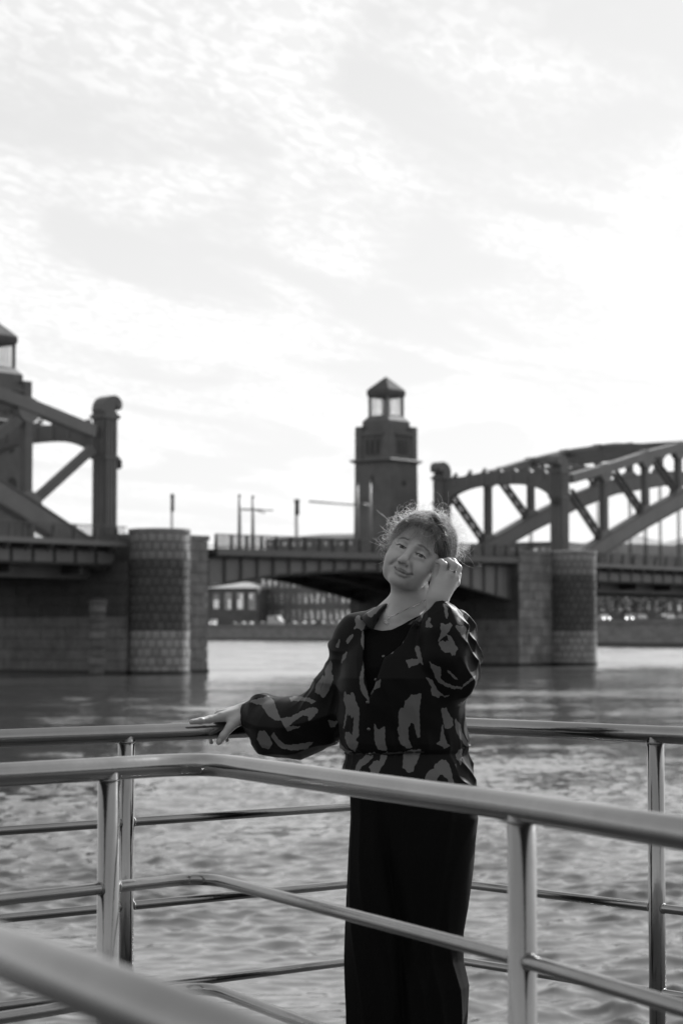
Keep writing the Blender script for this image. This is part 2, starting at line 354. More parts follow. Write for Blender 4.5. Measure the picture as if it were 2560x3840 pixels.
# --- side spans (through trusses)
DZ = 9.25                              # road level
def posts(p, s, curl, zt=18.15):
    for t in (0, WT):
        m = MB(); h = .62
        m.hexa([B(s - h, t - h, 9), B(s + h, t - h, 9), B(s + h, t + h, 9), B(s - h, t + h, 9), B(s - h, t - h, zt), B(s + h, t - h, zt), B(s + h, t + h, zt), B(s - h, t + h, zt)])
        po = m.build('portal_post', IRON, p)
        for k in (-.42, -.14, .14, .42):                      # flutes on the two faces in view
            MB().beam(B(s + k, t - h - .04, 9.6), B(s + k, t - h - .04, zt - .6), UX, .15, .10).build('flute', IRON_L, po)
            MB().beam(B(s - h - .04, t + k, 9.6), B(s - h - .04, t + k, zt - .6), VX, .15, .10).build('flute', IRON_L, po)
        for zc_, e, hh in ((9.6, .2, .5), (15.4, .12, .22), (zt - .35, .15, .3)):
            a = h + e; m = MB(); m.hexa([B(s - a, t - a, zc_ - hh / 2), B(s + a, t - a, zc_ - hh / 2), B(s + a, t + a, zc_ - hh / 2), B(s - a, t + a, zc_ - hh / 2), B(s - a, t - a, zc_ + hh / 2), B(s + a, t - a, zc_ + hh / 2), B(s + a, t + a, zc_ + hh / 2), B(s - a, t + a, zc_ + hh / 2)])
            m.build('collar', IRON, po)
        pr = [(-.7, 0), (-.78, .35), (-.7, .75), (-.45, 1.1), (0, 1.33), (.45, 1.42), (.85, 1.32), (1.12, 1.05), (1.2, .72), (1.08, .45), (.85, .36), (.7, .5), (.74, .68), (.6, .66), (.5, .45), (.55, 0)]
        m = MB().prism([(a * curl, b) for a, b in pr], lambda q, k: B(s + q[0], t + (-.55 if k == 0 else .55), zt - .2 + q[1]))
        m.build('scroll', IRON, po)
        MB().tube([B(s + .88 * curl, t - .62, zt + .5), B(s + .88 * curl, t + .62, zt + .5)], .2, 14).build('scroll_eye', IRON_L, po)
        # small signal lantern and its bracket
        MB().beam(B(s + curl * .6, t - .3, 15.0), B(s + curl * 1.15, t - .3, 15.0), VX, .12, .12).build('bracket', IRON, po)
        MB().lathe([(.1, -.35), (.24, -.2), (.24, .3), (.08, .42)], B(s + curl * 1.1, t - .3, 15.0), 10).build('signal_lamp', IRON_D, po)
        for k in (-.2, .2): MB().tube([B(s + curl * (.95), t + k, zt + .1), B(s + curl * .95, t + k, 15.2)], .035, 6).build('ladder_rail', IRON, po)
    # curved portal arch between the posts
    n = 20; up = []; lo = []
    for i in range(n + 1):
        t = .6 + (WT - 1.2) * i / n; q = 2 * i / n - 1
        lo.append((t, 15.0 + 1.9 * (1 - abs(q) ** 2.6) ** .55 if abs(q) < 1 else 15.0)); up.append((t, 17.55 + .55 * (1 - q * q)))
    m = MB()
    for i in range(n):
        (t0, z0), (t1, z1) = lo[i], lo[i + 1]; (_, y0), (_, y1) = up[i], up[i + 1]
        m.hexa([B(s - .35, t0, z0), B(s + .35, t0, z0), B(s + .35, t1, z1), B(s - .35, t1, z1), B(s - .35, t0, y0), B(s + .35, t0, y0), B(s + .35, t1, y1), B(s - .35, t1, y1)])
    pa = m.build('portal_arch', IRON, p)
    for i in range(1, 8):
        t = WT * i / 8; zt2 = 18.1 - .55 * (2 * i / 8 - 1) ** 2
        MB().beam(B(s - .38, t, 15.4 + 1.6), B(s - .38, t, zt2 - .15), VX, .14, .1).build('stiffener', IRON_L, pa)
        MB().prism([(-.55, 0), (-.4, .25), (-.15, .35), (-.1, .65), (.1, .65), (.15, .35), (.4, .25), (.55, 0)], lambda q, k: B(s + (-.2 if k == 0 else .2), t + q[0] * .7, zt2 - .05 + q[1] * .8)).build('finial', IRON, pa)
def chord(m, pts, t, w, h):
    for a, b in zip(pts[:-1], pts[1:]): m.beam(B(a[0], t, a[1]), B(b[0], t, b[1]), VX, w, h)
def gusset(p, s, z, t, r, w=.55):
    n = 12; MB().prism([(r * math.cos(2 * math.pi * k / n), r * .9 * math.sin(2 * math.pi * k / n)) for k in range(n)], lambda q, k: B(s + q[0], t + (-w / 2 if k == 0 else w / 2), z + q[1])).build('gusset_plate', IRON_L, p)
def lattice(p, a, b, t, w, th):
    A = B(a[0], t, a[1]); Bq = B(b[0], t, b[1]); d = (Bq - A).normalized(); nn = d.cross(VX).normalized(); m = MB()
    for k in (-1, 1): m.beam(A + nn * (k * w / 2), Bq + nn * (k * w / 2), VX, .4, th)
    Ln = (Bq - A).length; n = max(3, int(Ln / (w * 1.0)))
    for i in range(n):
        k = 1 if i % 2 else -1
        m.beam(A + d * (Ln * i / n) + nn * (k * w / 2), A + d * (Ln * (i + 1) / n) - nn * (k * w / 2), VX, .3, .07)
    return m.build('lattice_diagonal', IRON, p)
def truss(p, up, lo, vert, diag, lat, sgn, detail):
    """up / lo: chord polylines in (s, z); vert: s of the uprights; built on both truss planes"""
    def zi(pl, s):
        for a, b in zip(pl[:-1], pl[1:]):
            if min(a[0], b[0]) <= s <= max(a[0], b[0]): return a[1] + (b[1] - a[1]) * (s - a[0]) / (b[0] - a[0])
        return pl[-1][1]
    for t in (0, WT):
        m = MB(); chord(m, up, t, .9, .84); m.build('upper_chord', IRON_L, p)
        m = MB(); chord(m, lo, t, 1.0, 1.55); lc = m.build('lower_chord', IRON_L, p)
        m = MB()
        for k in (-.78, .78):
            for a, b in zip(lo[:-1], lo[1:]): m.beam(B(a[0], t - .53, a[1] + k * 1.0), B(b[0], t - .53, b[1] + k * 1.0), VX, .12, .12)
        m.build('flange', IRON, lc)
        for s in vert:
            z0, z1 = zi(lo, s), zi(up, s)
            if z1 - z0 > .6:
                MB().beam(B(s, t, z0), B(s, t, z1), VX, .6, .66).build('upright', IRON, p)
                gusset(p, s, z1 - .35, t, 1.0, .7); gusset(p, s, z0 + .3, t, 1.15, .9)
            for k in (-.22, .22):
                if z0 - 10 > .5: MB().tube([B(s + k, t, z0), B(s + k, t, DZ)], .07, 6).build('hanger', IRON_D, p)
        for a, b in diag: MB().beam(B(a[0], t, a[1]), B(b[0], t, b[1]), VX, .5, .62).build('diagonal', IRON, p)
        for a, b in lat: lattice(p, a, b, t, .62, .16)
    # lateral bracing overhead
    for i, s in enumerate(vert):
        z1 = zi(up, s)
        MB().beam(B(s, 0, z1), B(s, WT, z1), (0, 0, 1), .55, .3).build('cross_strut', IRON, p)
        if i + 1 < len(vert):
            s2 = vert[i + 1]; z2 = zi(up, s2)
            MB().beam(B(s, 0, z1), B(s2, WT, z2), (0, 0, 1), .25, .2).build('wind_brace', IRON, p); MB().beam(B(s, WT, z1), B(s2, 0, z2), (0, 0, 1), .25, .2).build('wind_brace', IRON, p)
def deck_side(p, sa, sb):
    TN = -2.2
    m = MB(); m.hexa([B(sa, TN, DZ - .28), B(sb, TN, DZ - .28), B(sb, WT + 2.2, DZ - .28), B(sa, WT + 2.2, DZ - .28), B(sa, TN, DZ), B(sb, TN, DZ), B(sb, WT + 2.2, DZ), B(sa, WT + 2.2, DZ)]); m.build('deck_slab', ASPH, p)
    MB().beam(B(sa, TN - .1, DZ - .08), B(sb, TN - .1, DZ - .08), VX, .3, .36).build('cornice', IRON_L, p)
    n = max(1, int(abs(sb - sa) / 1.95)); st = (sb - sa) / n; prof = [(0, 0), (-.12, -.4), (-.45, -.95), (-.85, -1.2), (-.85, -1.35), (0, -1.35), (.0, -.5)]
    pm = MB(); bm_ = MB()
    for i in range(n):
        s = sa + st * (i + .5)
        MB().prism([(0.05, .95), (.0, -.1), (-.2, -.5), (-.75, -.75), (-.75, -.2), (-.3, 0), (-.2, .95)], lambda q, k: B(s + (-.09 if k == 0 else .09), TN - .05 - q[0], DZ + q[1])).build('bracket', IRON, p)
        pl = MB().hexa([B(s - .82, -1.2, DZ - 1.45), B(s + .82, -1.2, DZ - 1.45), B(s + .82, -1.0, DZ - 1.45), B(s - .82, -1.0, DZ - 1.45), B(s - .82, -1.2, DZ - .62), B(s + .82, -1.2, DZ - .62), B(s + .82, -1.0, DZ - .62), B(s - .82, -1.0, DZ - .62)]).build('panel', IRON_L, p)
        MB().beam(B(s, TN, DZ), B(s, TN, DZ + 1.12), UX, .1, .1).build('railing_post', IRON, p)
        for k in range(12):
            x = s - st / 2 + st * k / 12; bm_.beam(B(x, TN, DZ + .1), B(x, TN, DZ + 1.05), UX, .035, .035)
    tag(bm_.build('balusters', IRON, p), kind='stuff')
    MB().beam(B(sa, TN, DZ + 1.13), B(sb, TN, DZ + 1.13), VX, .12, .08).build('handrail', IRON, p)
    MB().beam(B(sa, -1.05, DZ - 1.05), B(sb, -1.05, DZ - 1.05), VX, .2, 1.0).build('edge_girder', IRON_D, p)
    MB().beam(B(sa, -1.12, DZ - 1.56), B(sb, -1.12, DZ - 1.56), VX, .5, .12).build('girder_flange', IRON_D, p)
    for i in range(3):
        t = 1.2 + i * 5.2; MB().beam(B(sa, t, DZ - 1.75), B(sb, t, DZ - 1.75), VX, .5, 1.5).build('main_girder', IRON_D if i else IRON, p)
    k = 0
    while sa + k * 6.5 < sb:
        s = sa + k * 6.5 + .5; k += 1
        if s < sb: MB().beam(B(s, -.9, DZ - 1.6), B(s, WT, DZ - 1.6), (0, 0, 1), 1.2, .3).build('cross_girder', IRON_D, p)
# left span, seen at the left edge
up = [sz(345, 1618, 0), sz(118, 1525, 0), sz(0, 1480, 0)]
k = (up[2][1] - up[1][1]) / (up[2][0] - up[1][0]); up += [(up[2][0] - 8, up[2][1] - 8 * k * .8), (up[2][0] - 18, up[2][1] - 18 * k * .6)]
lo = [sz(400, 2110, 0), sz(250, 2015, 0), sz(130, 1935, 0), sz(0, 1853, 0)]
k = (lo[3][1] - lo[2][1]) / (lo[3][0] - lo[2][0]); lo += [(lo[3][0] - 8, lo[3][1] - 8 * k * .85), (lo[3][0] - 18, lo[3][1] - 18 * k * .7)]
spL = thing('bridge_span', 'iron truss span of the bridge at the left edge, ending in a scroll-topped post', 'bridge span', 'iron truss spans')
posts(spL, S0, 1, 18.68)
v1 = sz(98, 1700, 0)[0]
truss(spL, up, lo, [v1, v1 - 7.0, v1 - 14], [(sz(345, 1682, 0), sz(140, 1868, 0)), (sz(85, 1560, 0), (v1 - 7, sz(0, 1780, 0)[1]))], [], -1, True)
deck_side(spL, -30.0, cs - 1.9)
# right span
spR = thing('bridge_span', 'iron truss span of the bridge at the right edge, rising from a scroll-topped post', 'bridge span', 'iron truss spans')
posts(spR, S1, -1)
upr = [sz(2135, 1795, 0), sz(2281, 1753, 0), sz(2421, 1707, 0), sz(2560, 1672, 0)]
k = (upr[3][1] - upr[2][1]) / (upr[3][0] - upr[2][0]); upr += [(upr[3][0] + 8, upr[3][1] + 8 * k * .75), (upr[3][0] + 18, upr[3][1] + 18 * k * .5), (upr[3][0] + 32, upr[3][1] + 26 * k * .4)]
lor = [sz(2170, 2100, 0), sz(2284, 2026, 0), sz(2410, 1948, 0), sz(2560, 1866, 0)]
k = (lor[3][1] - lor[2][1]) / (lor[3][0] - lor[2][0]); lor += [(lor[3][0] + 8, lor[3][1] + 8 * k * .8), (lor[3][0] + 18, lor[3][1] + 18 * k * .6), (lor[3][0] + 32, lor[3][1] + 28 * k * .45)]
w1, w2, w3 = sz(2263, 1850, 0)[0], sz(2418, 1850, 0)[0], sz(2542, 1800, 0)[0]
st_ = w3 - w2
latr = [(sz(2138, 1845, 0), sz(2246, 2010, 0)), (sz(2300, 1765, 0), sz(2405, 1920, 0)), (sz(2445, 1715, 0), (w3, lor[3][1] + .3)), ((w3 + .5, upr[3][1]), (w3 + st_, lor[4][1]))]
truss(spR, upr, lor, [w1, w2, w3, w3 + st_, w3 + 2 * st_, w3 + 3 * st_], [], latr, 1, True)
deck_side(spR, cs2 + 1.9, S1 + 62)
# --- middle (drawbridge) span
mid = thing('bridge_span', 'middle drawbridge span with arched plate girders between the two granite piers', 'bridge span')
TG = -1.6
botpx = [(778, 2200), (818, 2194), (900, 2181), (974, 2169), (1046, 2158), (1206, 2147), (1330, 2141), (1450, 2144), (1560, 2156), (1640, 2171), (1723, 2195), (1832, 2227), (1918, 2254), (1950, 2264)]
bot = [sz(u, v, TG) for u, v in botpx]
toppx = [(778, 2090), (1300, 2095), (1723, 2115), (1950, 2126)]; top = [sz(u, v, TG) for u, v in toppx]
def zi2(pl, s):
    for a, b in zip(pl[:-1], pl[1:]):
        if a[0] <= s <= b[0]: return a[1] + (b[1] - a[1]) * (s - a[0]) / (b[0] - a[0])
    return pl[0][1] if s < pl[0][0] else pl[-1][1]
sa, sb = bot[0][0], bot[-1][0]; NP = 22
for gi, t in enumerate((TG, 3.2, 8.4, WT + 1.4)):
    for i in range(NP):
        x0 = sa + (sb - sa) * i / NP + .1; x1 = sa + (sb - sa) * (i + 1) / NP - .1
        if gi == 0:
            MB().hexa([B(x0, t, zi2(bot, x0) + .12), B(x1, t, zi2(bot, x1) + .12), B(x1, t + .1, zi2(bot, x1) + .12), B(x0, t + .1, zi2(bot, x0) + .12), B(x0, t, zi2(top, x0)), B(x1, t, zi2(top, x1)), B(x1, t + .1, zi2(top, x1)), B(x0, t + .1, zi2(top, x0))]).build('panel', IRON_L, mid)
            MB().beam(B(x0 - .1, t - .02, zi2(bot, x0 - .1) + .05), B(x0 - .1, t - .02, zi2(top, x0 - .1)), UX, .2, .34).build('stiffener', IRON, mid)
    m = MB(); n = 36
    for i in range(n):
        x0 = sa + (sb - sa) * i / n; x1 = sa + (sb - sa) * (i + 1) / n
        if gi: m.hexa([B(x0, t, zi2(bot, x0)), B(x1, t, zi2(bot, x1)), B(x1, t + .2, zi2(bot, x1)), B(x0, t + .2, zi2(bot, x0)), B(x0, t, DZ - .3), B(x1, t, DZ - .3), B(x1, t + .2, DZ - .3), B(x0, t + .2, DZ - .3)])
        m.beam(B(x0, t + .1, zi2(bot, x0)), B(x1, t + .1, zi2(bot, x1)), VX, .55, .14)
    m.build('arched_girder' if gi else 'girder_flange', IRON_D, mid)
for i in range(1, 12):
    s = sa + (sb - sa) * i / 12; MB().beam(B(s, TG + .3, zi2(bot, s) + .5), B(s, WT + 1.2, zi2(bot, s) + .5), (0, 0, 1), .5, .3).build('cross_girder', IRON_D, mid)
zA, zB = sz(790, 2058, -2.4)[1], sz(1940, 2092, -2.4)[1]
def zd(s): return zA + (zB - zA) * (s - sa) / (sb - sa)
m = MB(); m.hexa([B(sa - .3, -2.4, zA - .3), B(sb + .3, -2.4, zB - .3), B(sb + .3, WT + 2.4, zB - .3), B(sa - .3, WT + 2.4, zA - .3), B(sa - .3, -2.4, zA), B(sb + .3, -2.4, zB), B(sb + .3, WT + 2.4, zB), B(sa - .3, WT + 2.4, zA)]); m.build('deck_slab', ASPH, mid)
MB().beam(B(sa, -2.45, zA - .2), B(sb, -2.45, zB - .2), VX, .3, .5).build('cornice', IRON, mid)
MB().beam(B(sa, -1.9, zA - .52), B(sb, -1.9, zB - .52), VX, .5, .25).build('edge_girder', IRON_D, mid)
bl = MB(); n = 24
for i in range(n + 1):
    s = sa + (sb - sa) * i / n
    MB().prism([(.1, 1.1), (.12, -.2), (-.1, -.55), (-.55, -.6), (-.55, -.1), (-.1, 0), (-.05, 1.1)], lambda q, k: B(s + (-.07 if k == 0 else .07), -2.4 - q[0], zd(s) + q[1])).build('bracket', IRON_D, mid)
    if i < n:
        for k in range(1, 14): x = s + (sb - sa) / n * k / 14; bl.beam(B(x, -2.4, zd(x)), B(x, -2.4, zd(x) + 1.05), UX, .035, .035)
tag(bl.build('balusters', IRON, mid), kind='stuff')
MB().beam(B(sa, -2.4, zA + 1.1), B(sb, -2.4, zB + 1.1), VX, .12, .08).build('handrail', IRON, mid)
MB().beam(B(sa, WT + 2.4, zA + 1.1), B(sb, WT + 2.4, zB + 1.1), VX, .12, .08).build('handrail', IRON, mid)
# --- towers
def tower(c, label, z0=8.0):
    tw = thing('bridge_tower', label, 'tower', 'granite lantern towers')
    c = Vector((c[0], c[1], 0))
    def Q(a, b, z): return c + UX * a + VX * b + Vector((0, 0, z))
    def blk(h0, h1, za, zb, name, mt, par=tw, ch=0.0):
        return MB().hexa([Q(-h0, -h0, za), Q(h0, -h0, za), Q(h0, h0, za), Q(-h0, h0, za), Q(-h1, -h1, zb), Q(h1, -h1, zb), Q(h1, h1, zb), Q(-h1, h1, zb)]).build(name, mt, par)
    a = 2.2
    sh = blk(a + .12, a, z0, 19.7, 'shaft', TWR)
    blk(a + .2, a + .2, z0, 9.4, 'plinth', TWR); blk(a + .13, a + .06, 11.9, 12.25, 'string_course', TWR)
    co = blk(a + .05, a + .42, 19.62, 19.85, 'cornice', TWR); blk(a + .42, a + .3, 19.85, 20.0, 'cornice', TWR)
    us = blk(a - .12, a - .12, 19.95, 22.9, 'upper_storey', TWR)
    for i in (-1, 1):
        for j in (-1, 1):
            b = .42; x, y = i * (a - b), j * (a - b)
            MB().hexa([Q(x - b, y - b, 19.9), Q(x + b, y - b, 19.9), Q(x + b, y + b, 19.9), Q(x - b, y + b, 19.9), Q(x - b, y - b, 23.3), Q(x + b, y - b, 23.3), Q(x + b, y + b, 23.3), Q(x - b, y + b, 23.3)]).build('corner_pier', TWR, tw)
    blk(a - .52, a - .52, 22.8, 23.85, 'attic', TWR); blk(a - .52, 1.22, 23.85, 24.4, 'attic_slope', TWR)
    # windows on the faces
    def face_pt(face, x, z, o):
        if face == 0: return Q(x, -(a - .12) - o, z)
        if face == 1: return Q(-(a - .12) - o, -x, z)
        if face == 2: return Q(-x, (a - .12) + o, z)
        return Q((a - .12) + o, x, z)
    def arch(face, x, z, w, h, o0, o1, name, mt, par, n=8):
        pl = [(x - w / 2, z), (x + w / 2, z)] + [(x + w / 2 * math.cos(math.pi * k / n), z + h - w / 2 + w / 2 * math.sin(math.pi * k / n)) for k in range(n + 1)]
        return MB().prism(pl, lambda q, k: face_pt(face, q[0], q[1], o0 if k == 0 else o1)).build(name, mt, par)
    for f in range(4):
        for x in (-.68, 0, .68):
            wn = arch(f, x, 20.45, .58, 1.75, -.02, .05, 'window', TWR, tw); arch(f, x, 20.5, .36, 1.5, .0, .056, 'pane', DARKO, wn)
        for x in (-.34, .34): MB().tube([face_pt(f, x, 20.5, .1), face_pt(f, x, 21.7, .1)], .08, 8).build('colonnette', TWR, tw)
        MB().prism([(-1.35, 22.35), (1.35, 22.35), (1.25, 22.6), (-1.25, 22.6)], lambda q, k: face_pt(f, q[0], q[1], -.05 if k == 0 else .22)).build('window_hood', TWR, tw)
    wn = arch(1, 0, 17.3, .42, 1.2, .05, .19, 'window', TWR, tw); arch(1, 0, 17.4, .28, 1.0, .1, .20, 'pane', DARKO, wn)
    n = 14; pl = [(.42 * math.cos(2 * math.pi * k / n), 17.6 + .42 * math.sin(2 * math.pi * k / n)) for k in range(n)]
    wn = MB().prism(pl, lambda q, k: face_pt(0, q[0], q[1], .0 if k == 0 else .17)).build('window', TWR, tw)
    MB().prism([(q[0] * .7, 17.6 + (q[1] - 17.6) * .7) for q in pl], lambda q, k: face_pt(0, q[0], q[1], .05 if k == 0 else .18)).build('pane', DARKO, wn)
    wn = arch(0, 0.1, 13.0, 1.2, 2.6, .05, .19, 'window', TWR, tw); arch(0, .1, 13.0, .95, 2.4, .1, .21, 'pane', DARKO, wn)
    # lantern
    hl_ = 1.16
    for i in (-1, 1):
        for j in (-1, 1): MB().beam(Q(i * hl_, j * hl_, 24.3), Q(i * hl_, j * hl_, 26.4), UX, .2, .2).build('lantern_post', IRON, tw)
    lb = MB()
    for k in range(1, 8):
        x = -hl_ + 2 * hl_ * k / 8
        for sgn in (-1, 1):
            lb.beam(Q(x, sgn * hl_, 24.3), Q(x, sgn * hl_, 26.3), UX, .035, .035); lb.beam(Q(sgn * hl_, x, 24.3), Q(sgn * hl_, x, 26.3), UX, .035, .035)
    lb.build('lantern_bars', IRON, tw)
    rf = blk(hl_ + .1, hl_ + .22, 26.25, 26.55, 'roof', SLATE); blk(hl_ + .22, hl_ + .2, 26.55, 26.95, 'eave', SLATE, rf); blk(hl_ + .2, hl_ + .0, 26.95, 27.2, 'eave', SLATE, rf)
    blk(hl_ + .0, .03, 27.2, 28.35, 'roof_cap', SLATE, rf)
    return tw
tower((4.43, 211.0), 'granite lantern tower with pointed roof right behind the woman\'s head')
tower((-28.2, 172.0), 'granite lantern tower cut off by the left edge, behind the iron truss')
# --- masts carrying the tram wires
def mast(u, vt, t, label, arm):
    s, z1 = sz(u, vt, t); mm = thing('tram_wire_mast', label, 'mast', 'tram wire masts on the bridge')
    MB().tube([B(s, t, DZ - .3), B(s, t, z1)], [.16, .11], 12).build('pole', IRON_L, mm, True)
    MB().tube([B(s, t, DZ), B(s, t, DZ + .5)], .24, 12).build('foot', IRON, mm, True)
    if arm: MB().tube([B(s, t, z1 - arm[1]), B(s + arm[0], t + arm[2], z1 - arm[1] + arm[3])], .07, 8).build('arm', IRON, mm, True)
    MB().lathe([(.13, 0), (.13, .12), (.02, .2)], B(s, t, z1), 10).build('cap', IRON, mm)
mast(898, 1862, 3.0, 'left mast of the thin pair left of the chimney, above the drawbridge', (2.6, 1.0, -1.2, 0))
mast(948, 1866, 10.5, 'right mast of the thin pair on the drawbridge, with a side arm', (3.2, .95, 1.5, -.15))
mast(1338, 1822, 2.6, 'left mast of the pale pair in front of the tower', (-5.0, 1.6, 1.0, .1))
mast(1387, 1812, 10.5, 'right mast of the pale pair in front of the tower', (-2.6, 2.0, -1.0, 0))
print('20_bridge.py %.1f' % (time.time() - _T0))
# ------------------------------------------------------------------ far bank
WZ = 5.6
def plan(u, Y): return Vector(((u - CU) / F * Y, Y, 0))
bank = [Vector((-900, 1400, 0)), plan(300, 880), plan(760, 800), plan(1340, 705), plan(1700, 560), plan(2190, 455), plan(2620, 424), Vector((420, 330, 0)), Vector((2200, 200, 0))]
WALLM = mat('embankment_granite', 0.20, rough=0.85, nscale=0.25, namp=0.35, bump=0.3, stretch=(1, 1, 3))
WALLD = mat('embankment_wet_foot', 0.05, rough=0.6, nscale=0.4, namp=0.3)
ew = thing('embankment_wall', 'long pale granite embankment wall along the far bank, above the waterline', 'wall')
rnd = random.Random(4)
def strip(m, a, b, z0, z1, th, o=0.0):
    d = (b - a).normalized(); n = Vector((d.y, -d.x, 0))
    if n.y > 0: n = -n
    q = [a + n * o, b + n * o, b - n * th, a - n * th]; m.hexa([v + Vector((0, 0, z0)) for v in q] + [v + Vector((0, 0, z1)) for v in q])
foot = MB(); body = MB(); cap = MB()
for a, b in zip(bank[:-1], bank[1:]):
    strip(foot, a, b, -1, .75, 1.0, .25); strip(body, a, b, .7, WZ - .9, 1.0, 0); strip(cap, a, b, WZ - 1.05, WZ - .8, .8, .3); strip(cap, a, b, WZ - .8, WZ - .05, .5, .0)
foot.build('wet_foot', WALLD, ew); body.build('wall_face', WALLM, ew); cap.build('parapet', mat('embankment_cap', 0.15, rough=.8, nscale=.3, namp=.3), ew)
# courses of the nearer stretch
for a, b in ((bank[5], bank[6]),):
    d = (b - a); Ln = d.length; d.normalize(); n = Vector((d.y, -d.x, 0)); n = n if n.y < 0 else -n
    for c in range(4):
        x = (c % 2) * 1.6
        while x < Ln - 3.2:
            p0 = a + d * (x + .05); p1 = a + d * (x + 3.1); m = MB(); pr = .03 + .06 * rnd.random()
            q = [p0 + n * pr, p1 + n * pr, p1 - n * .2, p0 - n * .2]
            m.hexa([v + Vector((0, 0, .8 + c * .96)) for v in q] + [v + Vector((0, 0, .8 + c * .96 + .92)) for v in q]); m.build('stone', WALLM, ew); x += 3.2
gm = MB(); n = len(bank); vs = [(p.x, p.y, WZ - .42) for p in bank] + [(p.x * 5, 9000, WZ - .42) for p in bank]
gm.add(vs, [(i, i + 1, n + i + 1, n + i) for i in range(n - 1)])
tag(gm.build('bank_ground', mat('bank_ground', 0.09, rough=.95, nscale=.05, namp=.3)), kind='structure')
GZ = WZ - .42
# --- buildings
BRICK = mat('far_brick', 0.13, rough=.9, nscale=.3, namp=.35); BRICK2 = mat('far_brick_dark', 0.10, rough=.9, nscale=.3, namp=.3)
WPALE = mat('far_window_frame', 0.6, rough=.5); GLASSF = mat('far_window_glass', 0.75, rough=.15, metal=.8); ROOFP = mat('far_roof_pale', 0.30, spec=.1, rough=.9, nscale=.3, namp=.2)
HAZEB = mat('far_facade_grey', 0.24, rough=.9, nscale=.1, namp=.3)
def zpx(v, Y): return CAMZ + (2370 - v) * Y / F
def building(name, u0, u1, Y0, Y1, vtop, dep, wall, label, cols=0, rows=0, wz=None, pale=.6, roof=None, seed=1, group='buildings on the far bank', ww=.52, hh=.62):
    b = thing(name, label, 'building', group); r_ = random.Random(seed)
    a = plan(u0, Y0); c = plan(u1, Y1); d = (c - a); Ln = d.length; d.normalize(); n = Vector((d.y, -d.x, 0)); n = n if n.y < 0 else -n
    zt = zpx(vtop, (Y0 + Y1) / 2)
    q = [a, c, c - n * dep, a - n * dep]
    MB().hexa([v + Vector((0, 0, GZ - .3)) for v in q] + [v + Vector((0, 0, zt)) for v in q]).build('wall', wall, b)
    if roof:
        ap, mt = roof; q2 = [a + n * .6, c + n * .6, c - n * (dep + .6), a - n * (dep + .6)]; r1 = a - n * dep / 2 + d * dep * .25; r2 = c - n * dep / 2 - d * dep * .25
        vs = [v + Vector((0, 0, zt + .003)) for v in q2] + [r1 + Vector((0, 0, zt + ap)), r2 + Vector((0, 0, zt + ap))]
        rf = MB().add(vs, [(0, 1, 5, 4), (1, 2, 5), (2, 3, 4, 5), (3, 0, 4), (3, 2, 1, 0)]).build('roof', mt, b)
    else:
        q2 = [a + n * .4, c + n * .4, c - n * (dep + .4), a - n * (dep + .4)]
        MB().hexa([v + Vector((0, 0, zt + .003)) for v in q2] + [v + Vector((0, 0, zt + .6)) for v in q2]).build('roof', mat('far_roof_dark', .08, rough=.7, nscale=.3, namp=.2), b)
    if cols:
        z0, z1 = wz; ch = (z1 - z0) / rows; cw = Ln / cols
        for i in range(cols):
            for j in range(rows):
                x = cw * (i + .5); z = z0 + ch * (j + .5); w2 = cw * ww / 2; h2 = ch * hh / 2
                def fr(x0, x1, y0, y1, o0, o1): 
                    p = [a + d * x0 + n * o1, a + d * x1 + n * o1, a + d * x1 + n * o0, a + d * x0 + n * o0]
                    return MB().hexa([v + Vector((0, 0, y0)) for v in p] + [v + Vector((0, 0, y1)) for v in p])
                wn = fr(x - w2, x + w2, z - h2, z + h2, -.1, .12).build('window', WPALE if r_.random() < pale else WALLM, b)
                for (s0, s1) in ((.10, .46), (.54, .90)):
                    fr(x - w2 + 2 * w2 * s0, x - w2 + 2 * w2 * s1, z - h2 * .86, z + h2 * .2, 0, .16).build('pane', GLASSF if r_.random() < .6 else ROOFP, wn)
                    fr(x - w2 + 2 * w2 * s0, x - w2 + 2 * w2 * s1, z + h2 * .3, z + h2 * .86, 0, .16).build('pane', GLASSF if r_.random() < .5 else ROOFP, wn)
    return b
building('warehouse', 700, 968, 838, 832, 2206, 30, BRICK2, 'low dark warehouse with pale roof seen beside the left pier', 6, 1, (zpx(2290, 838), zpx(2222, 838)), .95, (2.6, ROOFP), 3, ww=.5, hh=.9)
building('brick_mill', 978, 1345, 850, 815, 2150, 22, BRICK, 'brick mill with three rows of pale windows under the drawbridge', 16, 3, (zpx(2338, 830), zpx(2152, 830)), .55, None, 5, ww=.52, hh=.6)
hall = building('factory_hall', 995, 1420, 960, 940, 2020, 60, BRICK2, 'long factory hall with pale sloping roof left of the tower', 14, 1, (zpx(2052, 950), zpx(2024, 950)), .25, (3.4, mat('far_roof_grey', .12, spec=.05, rough=.9, nscale=.2, namp=.25)), 8)
building('factory_block', 745, 985, 1010, 1000, 2075, 40, BRICK2, 'flat dark works building behind the drawbridge railing', 0, 0, None)
building('riverside_house', 1880, 2110, 700, 690, 2040, 25, BRICK, 'dark house with lit-looking windows behind the right truss post', 8, 3, (zpx(2200, 700), zpx(2050, 700)), .6, None, 11)
building('riverside_block', 2150, 2330, 820, 800, 2042, 30, HAZEB, 'pale grey block behind the right pier, above the deck railing', 0, 0, None, roof=(4.0, HAZEB))
building('riverside_block', 2330, 2480, 980, 970, 2048, 40, HAZEB, 'pale low block between the two far blocks at the right', 0, 0, None)
building('riverside_block', 2450, 2700, 900, 880, 2040, 40, HAZEB, 'pale grey block at the right edge behind the truss hangers', 0, 0, None, roof=(5.0, HAZEB))
building('shop_row', 2180, 2480, 520, 505, 2232, 14, BRICK2, 'dark shop row under the right span, behind parked cars', 9, 1, (zpx(2308, 512), zpx(2238, 512)), .35, None, 17, ww=.4)
